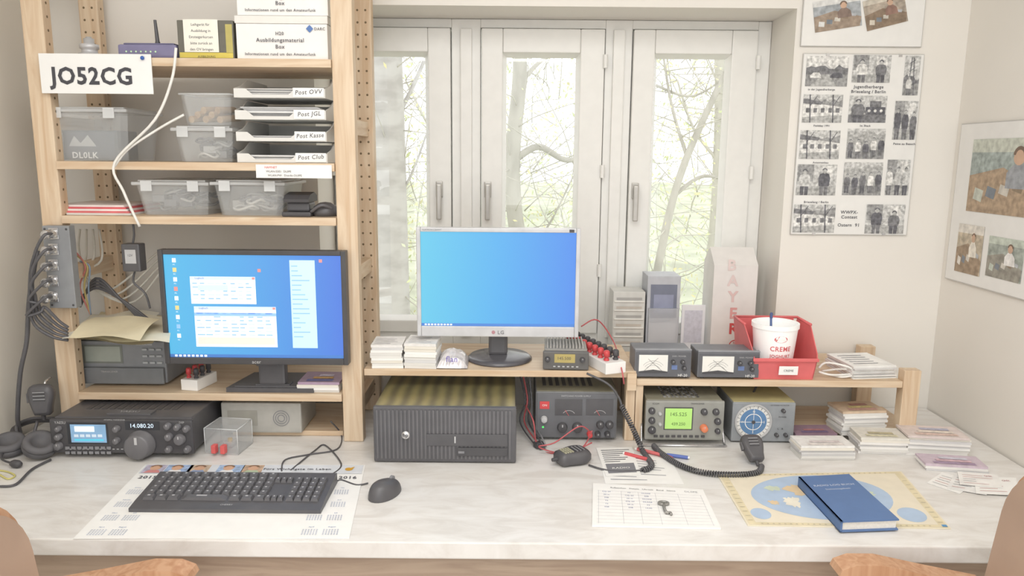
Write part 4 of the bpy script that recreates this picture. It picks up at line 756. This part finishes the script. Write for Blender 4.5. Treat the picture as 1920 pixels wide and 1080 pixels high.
m=MB()
for r in range(7):
    for q_ in range(9): m.box(-w*.5+q_*.011+random.uniform(-.001,.001),-w*.5+.007+q_*.011,.03+r*.014,.038+r*.014,0,.0012,random.choice([GRY,DK,MG]))
P(m,'speaker_vents',e,(0,0,h))
b=B(1372,1490,755,831,DZ); e=E('rotator_controller',b.loc,'grey control box with round blue compass dial','controller'); w=b.w/2;h=b.h; G4=mat('#92969a',.45); m=MB(); m.box(-w,w,0,.16,.004,h,G4,.004); m.box(-w+.002,w-.002,.004,.158,h,h+.001,mat('#c2b88a',.5))
for x in (-w*.8,w*.8): m.cyl((x,.02,0),(x,.02,.005),.008,DK)
P(m,'case',e); u_,v_=b.uv(1412,791); r=35*b.k; m=MB(); m.lathe([(r,0),(r,.004),(r*.93,.006),(r*.9,.002)],(u_,-.0005,v_),(0,-1,0),LG,44)
m.disc(FF,u_,v_,r*.92,mat('#e6e5e1',.4,0,.02),.001,40); m.disc(FF,u_,v_,r*.72,mat('#6287b0',.4),.0016,36); m.ring(FF,u_,v_,r*.42,r*.46,PAP,.002); 
for i in range(24): a=i*math.pi/12; m.line(FF,u_+r*.75*math.cos(a),v_+r*.75*math.sin(a),u_+r*.88*math.cos(a),v_+r*.88*math.sin(a),.0012,INK,.002)
for t,dx,dy in (('N',0,.58),('S',0,-.58),('E',.58,0),('W',-.58,0)): m.text(FF,t,u_+dx*r,v_+dy*r,.006,PAP,.0024)
m.line(FF,u_,v_-r*.6,u_,v_+r*.85,.0012,PAP,.003); m.line(FF,u_-r*.8,v_,u_+r*.5,v_,.0012,PAP,.003); m.disc(FF,u_,v_,.005,DK,.004); P(m,'compass_dial',e)
for px,py in ((1455,815),(1472,815),(1468,770)): a_,c_=b.uv(px,py); knob(e,a_,c_,.005,DK,.01,-.0005)
m=MB(); TX(m,b,'POWER',1467,782,3,DK); TX(m,b,'L   R',1463,804,4,DK); TX(m,b,'ANTENNA ROTATOR',1462,760,2.5,DK); P(m,'lettering',e)
cable('black_cable',[(1418,725,2.0),(1412,738,1.98),(1408,752,1.97)],.003,DK,'black cable above the controller')
coil('coiled_cord',[(1225,835,1.855),(1240,850,None),(1275,872,None),(1320,886,None),(1380,890,None),(1420,886,None),(1428,874,None)],.0055,.0022,62,BLK,'coiled black microphone cord across the desk')
p=onZ(1411,866,DZ); hand_mic((p.x,p.y,DZ+.033),(math.radians(-48),0,.1),'black hand microphone leaning on the desk',.88)
def pen(x0,y0,x1,y1,c,label):
    a=onZ(x0,y0,DZ+.0055);b_=onZ(x1,y1,DZ+.0055); m=MB(); d_=b_-a; m.cyl((0,0,0),d_*.85,.0045,mat(c),seg=14); m.cyl(d_*.85,d_,.0045,mat(c),.001,seg=14); m.cyl(d_*-.06,d_*.0,.0035,WHT,seg=12); S(m,'pen',a,label,'pen')
q=Q([(1135,907),(1282,907),(1258,862),(1120,840)],DZ,.0008); m=MB(); q.slab(m,PAP); fr=q.fr
for r_ in range(9): m.rect(fr,q.W*.08,q.W*random.uniform(.4,.9),q.H*(.1+.09*r_),q.H*(.12+.09*r_),INKL,.0006)
S(m,'paper_sheet',q.o,'printed leaflet lying beneath the pens','paper')
q=Q([(1136,893),(1202,890),(1185,838),(1118,840)],DZ+.0016,.0008); m=MB(); q.slab(m,PAP); fr=q.fr; m.rect(fr,q.W*.1,q.W*.9,q.H*.08,q.H*.4,mat('#84848a',.8),.0006); m.text(fr,'RADIO',q.W*.5,q.H*.24,.01,PAP,.001,q.W*.7)
for r_ in range(7): m.rect(fr,q.W*.1,q.W*random.uniform(.5,.9),q.H*(.46+.07*r_),q.H*(.48+.07*r_),INK,.0006)
S(m,'receipt',q.o,'narrow printed receipt lying on the desk','receipt')
pen(1172,850,1225,864,'#cf5a5e','red ballpoint pen on the desk'); pen(1195,842,1262,858,'#d06c6e','red pen lying beside another pen'); pen(1290,858,1245,852,'#6276bc','blue ballpoint pen on the desk')
q=Q([(1110,985),(1352,990),(1318,918),(1112,906)],DZ,.004); m=MB(); q.slab(m,PAP); fr=q.fr; W,Hh=q.W,q.H
m.text(fr,'Rufzeichen   Datum   Uhrzeit   Band   Name',W*.45,Hh*.9,.006,INK,.0008,W*.8); m.text(fr,'DL0PE',W*.88,Hh*.9,.008,INKL,.0008)
for r_ in range(11): m.rect(fr,.01,W-.01,Hh*(.06+.075*r_),Hh*(.06+.075*r_)+.0005,mat('#b4b4bc',.8),.0006)
for c_ in (.05,.25,.4,.55,.75,.95): m.rect(fr,W*c_,W*c_+.0005,.008,Hh*.82,mat('#b4b4bc',.8),.0006)
for r_ in range(6):
    for c_ in (.07,.27,.42): m.text(fr,random.choice(['14.05','CQ 59','DL5AB','20 m','SSB','73']),W*(c_+.05),Hh*(.79-.075*r_),.005,mat('#7f8bb0'),.0008)
S(m,'log_sheet',q.o,'pad of handwritten radio log sheets on desk','paper')
p=onZ(1246,952,DZ+.008); m=MB(); ring=[(.010*math.cos(a),.022+.007*math.sin(a),0) for a in [k*math.pi/6 for k in range(13)]]; KC=mat('#9c9a96',.3,.5)
m.tube(ring,.003,KC,8,2); m.tube([(0,.016,0),(-.001,-.005,0),(.002,-.024,0)],.0035,KC,8,4); m.tube([(.002,-.024,0),(.010,-.022,0),(.011,-.03,0)],.003,KC,8,3); S(m,'radiator_key',(p.x,p.y,DZ+.0082),'small chrome square key on the papers','key',-.1)
q=Q([(1402,985),(1783,991),(1690,884),(1345,890)],DZ,.002); m=MB(); q.slab(m,mat('#eae0c8',.6,0,.03)); e=E('desk_mat',q.o,'beige desk mat printed with blue world map','desk mat'); P(m,'mat_sheet',e); fr=q.fr; W,Hh=q.W,q.H; m=MB()
m.rect(fr,.004,W-.004,.003,Hh-.003,mat('#e3d7b6',.6),.0004); m.rect(fr,.02,W-.02,.012,Hh-.012,mat('#e9e0cc',.6,0,.03),.0007)
BL=mat('#b2c6de',.6,0,.05); m.disc(fr,W*.47,Hh*.52,W*.36,BL,.001,48,Hh*.42)
m.disc(fr,W*.86,Hh*.2,W*.07,BL,.001,24,Hh*.12); m.disc(fr,W*.1,Hh*.2,W*.05,BL,.001,24,Hh*.1)
random.seed(5)
for cx,cy,rx,ry in ((.38,.66,.09,.12),(.5,.5,.06,.16),(.62,.62,.1,.13),(.3,.42,.05,.12),(.68,.35,.05,.07),(.45,.3,.05,.05),(.24,.68,.05,.06),(.2,.4,.03,.05),(.56,.28,.04,.05),(.72,.56,.04,.06)):
    m.poly(fr,[(W*(cx+rx*random.uniform(.5,1.15)*math.cos(a)),Hh*(cy+ry*random.uniform(.5,1.15)*math.sin(a))) for a in [k*math.pi/11 for k in range(22)]],random.choice([mat('#e3d6ae',.6,0,.1),mat('#e0c9a4',.6),mat('#ebe6d6',.6),mat('#cdd8c4',.6)]),.0013)
for k in range(30): m.rect(fr,.03+k*(W-.06)/30,.034+k*(W-.06)/30,Hh-.010,Hh-.006,mat('#c9bfa4',.6),.0009); m.rect(fr,.03+k*(W-.06)/30,.034+k*(W-.06)/30,.005,.009,mat('#c9bfa4',.6),.0009)
for k in range(10): m.rect(fr,W-.017,W-.007,.02+k*.02,.023+k*.02,mat('#c9bfa4',.6),.0009); m.rect(fr,.007,.017,.02+k*.02,.023+k*.02,mat('#c9bfa4',.6),.0009)
m.rect(fr,W*.965,W*.99,.004,.012,mat('#5f9aca'),.0011); P(m,'map_print',e)
bt=.024; q=Q([(1577,978),(1686,974),(1592,889),(1497,894)],DZ+.003,bt); e=E('book',q.o,'thick dark blue hardcover book on the mat','book'); NB=mat('#5d7aa8',.6,0,.04)
def lay(z0,z1,ins,m_):
    mb=MB(); c=q.c; ctr=sum(c,V((0,0,0)))/4; pts=[V((p.x,p.y,0)) for p in c]; ctr.z=0
    pts=[ctr+(p-ctr)*(1-ins) for p in pts]; mb.add([V((p.x,p.y,z0)) for p in pts]+[V((p.x,p.y,z1)) for p in pts],[[3,2,1,0],[4,5,6,7]]+[[i,(i+1)%4,4+(i+1)%4,4+i] for i in range(4)],m_); return mb
cov=lay(bt-.003,bt,0,NB); t_=lay(0,.003,0,NB); cov.add(t_.v,t_.f,NB)
a_,b_=q.c[0],q.c[3]; n3=(q.c[1]-q.c[0]).normalized()*.004
cov.add([V((a_.x,a_.y,0)),V((b_.x,b_.y,0)),V((b_.x,b_.y,bt)),V((a_.x,a_.y,bt)),V((a_.x,a_.y,0))+n3,V((b_.x,b_.y,0))+n3,V((b_.x,b_.y,bt))+n3,V((a_.x,a_.y,bt))+n3],[[0,1,2,3],[7,6,5,4],[0,4,5,1],[3,2,6,7],[0,3,7,4],[1,5,6,2]],NB)
P(cov,'book_cover',e); P(lay(.0031,bt-.0031,.045,mat('#efebe2',.8,0,.05,200)),'page_block',e)
m=MB(); m.text(q.fr,'RADIO LOG BUCH',q.W*.5,q.H*.76,.008,mat('#d3dbe8'),.0006,q.W*.8); P(m,'cover_title',e); m=MB(); m.text(q.fr,'Stationstagebuch',q.W*.5,q.H*.67,.006,mat('#d3dbe8'),.0006,q.W*.6); P(m,'cover_subtitle',e)
card_stack(1580,1666,772,816,ZP,.085,'stack of colourful station cards on wooden board',.1,'#d6bfa6',10,['#c9a094','#dccd94','#b98c84'],grp='station card stacks')
card_stack(1493,1572,814,832,DZ,.07,'purple and red picture cards on the desk',.05,'#9f8494',3,['#806f92','#b98488'],grp='station card stacks')
card_stack(1502,1604,838,864,DZ,.075,'stack of white cards held by rubber band',.02,'#efeeec',7,['#e8e2de','#ddd4d4'],grp='station card stacks')
card_stack(1614,1702,822,853,DZ,.08,'stack of cards with yellow picture on top',-.06,'#e2dfd6',7,['#d6d1b6','#bfb698'],grp='station card stacks')
card_stack(1706,1816,820,857,DZ,.085,'stack of cards topped by sunset picture',-.12,'#ddd0cc',9,['#d9c0b6','#e6dacf','#b4b2c4'],grp='station card stacks')
card_stack(1740,1850,874,886,DZ,.07,'few violet picture cards on the desk',-.14,'#ccbcc8',3,['#a892ac','#d2b2bc','#d2cedb'],grp='station card stacks')
fans=[[(1738,905),(1800,926),(1830,902),(1766,886)],[(1775,915),(1850,928),(1862,900),(1790,888)],[(1830,925),(1912,929),(1905,896),(1826,894)],[(1800,908),(1880,915),(1870,890),(1795,884)]]
for i,c in enumerate(fans):
    q=Q(c,DZ+.0002+i*.0016,.001); m=MB(); q.slab(m,[PAP,mat('#e9e8e6',.8),PAP,mat('#efedea',.8)][i])
    for r_ in range(5): m.rect(q.fr,q.W*.1,q.W*random.uniform(.4,.85),q.H*(.15+.15*r_),q.H*(.17+.15*r_),random.choice([INKL,mat('#d6a6a6')]),.0006)
    m.text(q.fr,'QSL',q.W*.75,q.H*.8,.008,mat('#c07e84'),.0008); S(m,'station_card',q.o,'loose white contact card with printed lines','card',group='loose fanned cards')
# ---------------- posters ----------------
gs=['#9a9a9a','#b4b4b2','#c8c8c6','#dcdbd8','#7f7f82','#68686e']; GM=[mat(g,.6,0,.38,110) for g in gs]
def person(mb,fr,x,y0,hh,ww,c,o,hat=0):
    """one printed figure: legs, coat, head and hair"""
    mb.poly(fr,[(x-ww*.32,y0),(x-ww*.05,y0),(x,y0+hh*.4),(x+ww*.05,y0),(x+ww*.32,y0),(x+ww*.36,y0+hh*.45),(x-ww*.36,y0+hh*.45)],GM[(c+1)%2+4],o)
    mb.poly(fr,[(x-ww*.42,y0+hh*.34),(x+ww*.42,y0+hh*.34),(x+ww*.5,y0+hh*.62),(x+ww*.36,y0+hh*.78),(x+ww*.12,y0+hh*.82),(x-ww*.12,y0+hh*.82),(x-ww*.36,y0+hh*.78),(x-ww*.5,y0+hh*.62)],GM[c],o+.00015)
    mb.disc(fr,x,y0+hh*.89,ww*.19,GM[1],o+.0003,12,hh*.1); mb.ring(fr,x,y0+hh*.9,ww*.13,ww*.22,GM[5],o+.0004,0.1,3.0,8)
def photo(mb,fr,u0,u1,v0,v1,kind,o=.0012,sd=0):
    rn=random.Random(sd); w,h=u1-u0,v1-v0; U=lambda a:u0+a*w; Vv=lambda a:v0+a*h
    mb.rect(fr,u0,u1,v0,v1,GM[2],o); o+=.0003
    def treeline(b,t,c): 
        n=9; mb.poly(fr,[(U(0),Vv(b))]+[(U(i/n),Vv(t+rn.uniform(-.09,.09))) for i in range(n+1)]+[(U(1),Vv(b))],GM[c],o+.0001)
    if kind=='cars':
        mb.rect(fr,u0,u1,Vv(.6),v1,GM[3],o); mb.rect(fr,u0,u1,v0,Vv(.4),GM[0],o); treeline(.4,.66,4); mb.poly(fr,[(U(.1),v0),(U(.75),v0),(U(.55),Vv(.4)),(U(.42),Vv(.4))],GM[1],o+.0002)
        for x,s in ((.1,.26),(.58,.3)): mb.poly(fr,[(U(x),Vv(.28)),(U(x+s),Vv(.28)),(U(x+s),Vv(.37)),(U(x+s*.82),Vv(.46)),(U(x+s*.3),Vv(.46)),(U(x),Vv(.36))],GM[5] if x>.3 else GM[3],o+.0004)
    elif kind=='people':
        mb.rect(fr,u0,u1,v0,Vv(.3),GM[1],o); mb.rect(fr,U(.02),U(.42),Vv(.45),v1,GM[0],o+.0001); mb.rect(fr,U(.62),U(.9),Vv(.55),Vv(.95),GM[3],o+.0001)
        n=rn.choice([2,3]); 
        for i in range(n): person(mb,fr,U((i+.5+rn.uniform(-.12,.12))/n),v0-h*.0,h*rn.uniform(.72,.92),w*.3,rn.choice([5,3,4,2]),o+.0003+i*.0005)
    elif kind=='group':
        treeline(.3,.85,1); mb.rect(fr,u0,u1,v0,Vv(.3),GM[0],o)
        for i in range(5): person(mb,fr,U(.1+.2*i),Vv(rn.uniform(.02,.12)),h*rn.uniform(.58,.72),w*.17,rn.choice([5,3,4]),o+.0003+i*.0005)
    elif kind=='tower':
        mb.rect(fr,u0,u1,v0,Vv(.4),GM[0],o); treeline(.3,.45,4)
        for x in (.3,.7): mb.line(fr,U(x),v0,U(.5+(x-.5)*.3),v1-h*.05,w*.05,GM[5],o+.0003)
        for z in (.2,.4,.6,.8): mb.line(fr,U(.3),Vv(z),U(.68),Vv(z+.1),w*.04,GM[5],o+.0004)
        person(mb,fr,U(.35),v0,h*.5,w*.4,3,o+.0006)
    elif kind=='house':
        treeline(.3,.8,0); mb.rect(fr,u0,u1,v0,Vv(.25),GM[1],o); mb.poly(fr,[(U(.0),Vv(.2)),(U(1),Vv(.28)),(U(1),Vv(.56)),(U(.45),Vv(.66)),(U(.0),Vv(.72))],GM[3],o+.0003)
        mb.poly(fr,[(U(0),Vv(.68)),(U(.45),Vv(.64)),(U(.5),Vv(.74)),(U(.0),Vv(.86))],GM[4],o+.0004)
        for i in range(5): mb.rect(fr,U(.08+.19*i),U(.17+.19*i),Vv(.36),Vv(.52),GM[4],o+.0005)
        for x in (.2,.78): mb.line(fr,U(x),v0,U(x-.04),v1,w*.03,GM[5],o+.0007); mb.line(fr,U(x-.02),Vv(.6),U(x+.14),Vv(.95),w*.015,GM[5],o+.0007)
    elif kind=='desk':
        mb.rect(fr,u0,u1,v0,Vv(.3),GM[4],o); mb.rect(fr,U(.45),U(.97),Vv(.3),Vv(.58),GM[5],o+.0002); mb.rect(fr,U(.55),U(.85),Vv(.58),Vv(.8),GM[4],o+.0002)
        for i in range(3): mb.disc(fr,U(.54+.16*i),Vv(.44),w*.04,GM[3],o+.0005,10)
        person(mb,fr,U(.24),v0,h*.85,w*.36,4,o+.0003); mb.line(fr,U(.3),Vv(.5),U(.5),Vv(.36),w*.06,GM[4],o+.0009)
    else:
        cols=kind; mb.rect(fr,u0,u1,v0,v1,mat(cols[0],.5,0,.3,60),o); mb.rect(fr,u0,u1,Vv(.82),v1,mat(cols[2],.5,0,.2,60),o+.0001)
        mb.poly(fr,[(U(0),Vv(.0)),(U(.95),Vv(.0)),(U(1),Vv(.3)),(U(.45),Vv(.62)),(U(0),Vv(.5))],mat(cols[1],.5,0,.25,60),o+.0003)
        for i in range(5): mb.poly(fr,[(U(.08+.17*i),Vv(.18+.05*i)),(U(.2+.17*i),Vv(.14+.05*i)),(U(.22+.17*i),Vv(.3+.03*i)),(U(.1+.17*i),Vv(.34+.03*i))],mat([cols[2],'#7f868e','#cfcac0','#90806c','#b9bcc0'][i],.5,0,.15,60),o+.0005)
        mb.poly(fr,[(U(.5),Vv(.35)),(U(.8),Vv(.35)),(U(.78),Vv(.55)),(U(.7),Vv(.66)),(U(.58),Vv(.66)),(U(.5),Vv(.55))],mat(cols[3],.6,0,.2,60),o+.0007); mb.disc(fr,U(.64),Vv(.75),w*.07,mat('#cfae96',.6),o+.0009,14,h*.1); mb.ring(fr,U(.64),Vv(.77),w*.05,w*.08,mat('#7d6a5c',.6),o+.001,.1,3,10)
def clips(m,w,h):
    for x,z in ((-w*.3,h),(w*.3,h),(-w*.3,0),(w*.3,0)): m.box(x-.005,x+.005,-.002,.005,z-.008 if z else 0,z if z else .008,CHR)
PB=mat('#ecebe8',.3,0,.02); PE=mat('#c6c4c0',.3,0,.03)
def board(m,w,h): m.box(-w/2,w/2,0,.005,0,h,PE,.001); m.rect(FF,-w/2+.002,w/2-.002,.002,h-.002,PB,.0005)
b=B(1506,1735,-60,88,Y=YW-.007); e=E('photo_poster',b.loc,'clip frame with two colour photographs on wall','poster'); m=MB(); board(m,b.w,b.h); P(m,'frame_board',e)
def tilt(b,px,py,ang): u_,v_=b.uv(px,py); c,s_=math.cos(ang),math.sin(ang); return planar((u_,0,v_),(c,0,s_),(-s_,0,c))
m=MB(); photo(m,tilt(b,1570,30,.16),-.066,.066,-.036,.046,('#a9aeb2','#a19080','#dcdcda','#8a786e')); P(m,'photograph',e); m=MB(); photo(m,tilt(b,1660,25,.25),-.058,.058,-.036,.046,('#b2a698','#8c7a68','#d2cabc','#94766a')); P(m,'photograph',e)
b=B(1494,1717,101,441,Y=YW-.007); e=E('photo_poster',b.loc,'clip frame collage of black and white photographs','poster'); m=MB(); board(m,b.w,b.h); clips(m,b.w,b.h); P(m,'frame_board',e)
for ii,(x0,y0,x1,y1,k) in enumerate(((1509,106,1592,162,'cars'),(1596,104,1672,155,'people'),(1691,105,1727,179,'tower'),(1503,178,1581,230,'house'),(1589,180,1664,230,'desk'),(1672,190,1722,262,'people'),(1497,245,1576,298,'house'),(1585,242,1661,298,'group'),(1491,309,1570,366,'people'),(1578,305,1656,366,'group'),(1658,300,1708,366,'people'),(1485,384,1567,436,'house'),(1620,384,1698,438,'people'))):
    m=MB(); u0,v0=b.uv(x0,y1);u1,v1=b.uv(x1,y0); photo(m,FF,u0,u1,v0,v1,k,sd=ii*7+3); P(m,'photograph',e)
for t,px,py,hh in (('Jugendherberge',1628,163,5.5),('Brieselang / Berlin',1628,172,5.5),('WWPX-',1592,398,6),('Contest',1592,407,6),('Ostern  91',1590,422,6),('Peine zu Besuch',1695,270,4),('in der Jugendherberge',1540,168,3.5),('Fieldday 1991',1540,236,3.5),('Im Shack',1622,236,3.5),('Antennenbau',1538,305,3.5),('Brieselang / Berlin',1530,379,4)): m=MB(); TX(m,b,t,px,py,hh,INK,bold=.015); P(m,'caption',e)
XP=XR-.007; pT=onX(1803,232,XP); pB=onX(1776,523,XP); y1=pT.y; zt_=pT.z; zb_=pB.z; y0=1.62; e=E('photo_poster',(XP,y1,zb_),'clip frame of colour snapshots on side wall','poster'); fr=planar((0,0,0),(0,-1,0),(0,0,1)); m=MB(); m.box(0,.005,-(y1-y0),0,0,zt_-zb_,PE,.001); m.rect(fr,.003,y1-y0-.003,.003,zt_-zb_-.003,PB,.0005); P(m,'frame_board',e)
def rw(px,py): p=onX(px,py,XP); return y1-p.y,p.z-zb_
for x0,yy0,x1,yy1,k in ((1812,262,1960,395,('#a4aeaa','#b09a82','#c6cabe','#a0a3a8')),(1790,417,1838,507,('#bfb39f','#a08c76','#ded9d0','#e8e2d6')),(1848,440,1916,516,('#a2a9a1','#98948a','#c4ccc0','#eae8e5'))):
    a0,c0=rw(x0,yy1); a1,_=rw(x1,yy1); _,c1=rw(x0,yy0); m=MB(); photo(m,fr,a0,a1,c0,c1,k,.0012); P(m,'photograph',e)
# ---------------- chairs ----------------
LE=mat('#b59b88',.45,0,.08,8); LB=mat('#7d6a60',.4,0,.1,10); AW=wood('#b98a68','#cda382',2)
def rrect(w,h,r,n=7):
    pts=[]
    for cx,cy,a in ((w-r,r,-90),(w-r,h-r,0),(-w+r,h-r,90),(-w+r,r,180)):
        for i in range(n+1): t=math.radians(a+90*i/n); pts.append((cx+r*math.cos(t),cy+r*math.sin(t)))
    return pts
def chair(loc,rot,label,top=.5):
    e=E('armchair',loc,label,'chair',rot,group='chairs at the desk')
    fr=planar((0,.03,.5),(1,0,0),(0,-.12,.99)); m=MB(); m.prism(fr,rrect(.26,top,.12),-.012,.018,LB); P(m,'backrest',e,label='dark brown bent back shell')
    m=MB(); m.prism(planar((0,.0492,.5),(-1,0,0),(0,-.12,.99)),rrect(.262,top+.002,.122),0,.009,AW); P(m,'back_rim',e,label='varnished wooden rim')
    m=MB(); m.prism(planar((0,.0588,.516),(-1,0,0),(0,-.12,.99)),rrect(.243,top-.03,.11),0,.02,LE); P(m,'back_cushion',e,label='tan leather padding')
    m=MB(); m.box(-.24,.24,.09,.5,.42,.49,LE,.02); P(m,'seat',e); m=MB(); m.box(-.235,.235,.035,.495,.395,.4195,LB,.004); P(m,'seat_frame',e)
    for s_ in (-1,1):
        m=MB(); prof=[(.02,.72),(.12,.74),(.22,.762),(.27,.762),(.295,.752),(.30,.74),(.26,.728),(.12,.705),(.02,.69)]; m.prism(planar((s_*.29-.022,0,0),(0,1,0),(0,0,1)),prof,0,.044,AW); m.tube([(s_*.285,.2,.725),(s_*.285,.25,.6),(s_*.27,.3,.45),(s_*.25,.32,.41)],.014,AW); P(m,'armrest',e,label='varnished wooden armrest')
        for y in (.06,.45): m=MB(); m.cyl((s_*.2,y,.395),(s_*.22,y+(.02 if y>.2 else -.02),.0005),.02,AW,.014); P(m,'leg',e)
chair((.91,1.0,0),math.pi/2,'tan leather armchair with wooden rim and arms',.51); chair((-.875,.96,0),-math.pi/2,'tan leather armchair mostly hidden beside desk',.44)
# ---------------- light ----------------
wd=bpy.data.worlds.new('sky'); sc.world=wd; wd.use_nodes=True; bg=wd.node_tree.nodes['Background']; bg.inputs[0].default_value=(.985,.995,1,1); bg.inputs[1].default_value=1.95
def area(n,loc,rot,sx,sy,p,c=(1,.99,.975)):
    l=bpy.data.lights.new(n,'AREA'); l.shape='RECTANGLE'; l.size=sx;l.size_y=sy;l.energy=p;l.color=c; o=bpy.data.objects.new(n,l); o.location=loc;o.rotation_euler=rot; sc.collection.objects.link(o)
area('ceiling_fill',(0,.5,2.46),(0,0,0),1.6,1.2,25)  # unseen area light added under the ceiling to brighten the desk
area('ceiling_fill',(0,-.9,2.46),(math.radians(25),0,0),1.6,1.0,24)  # second added fill behind the camera, no fixture there
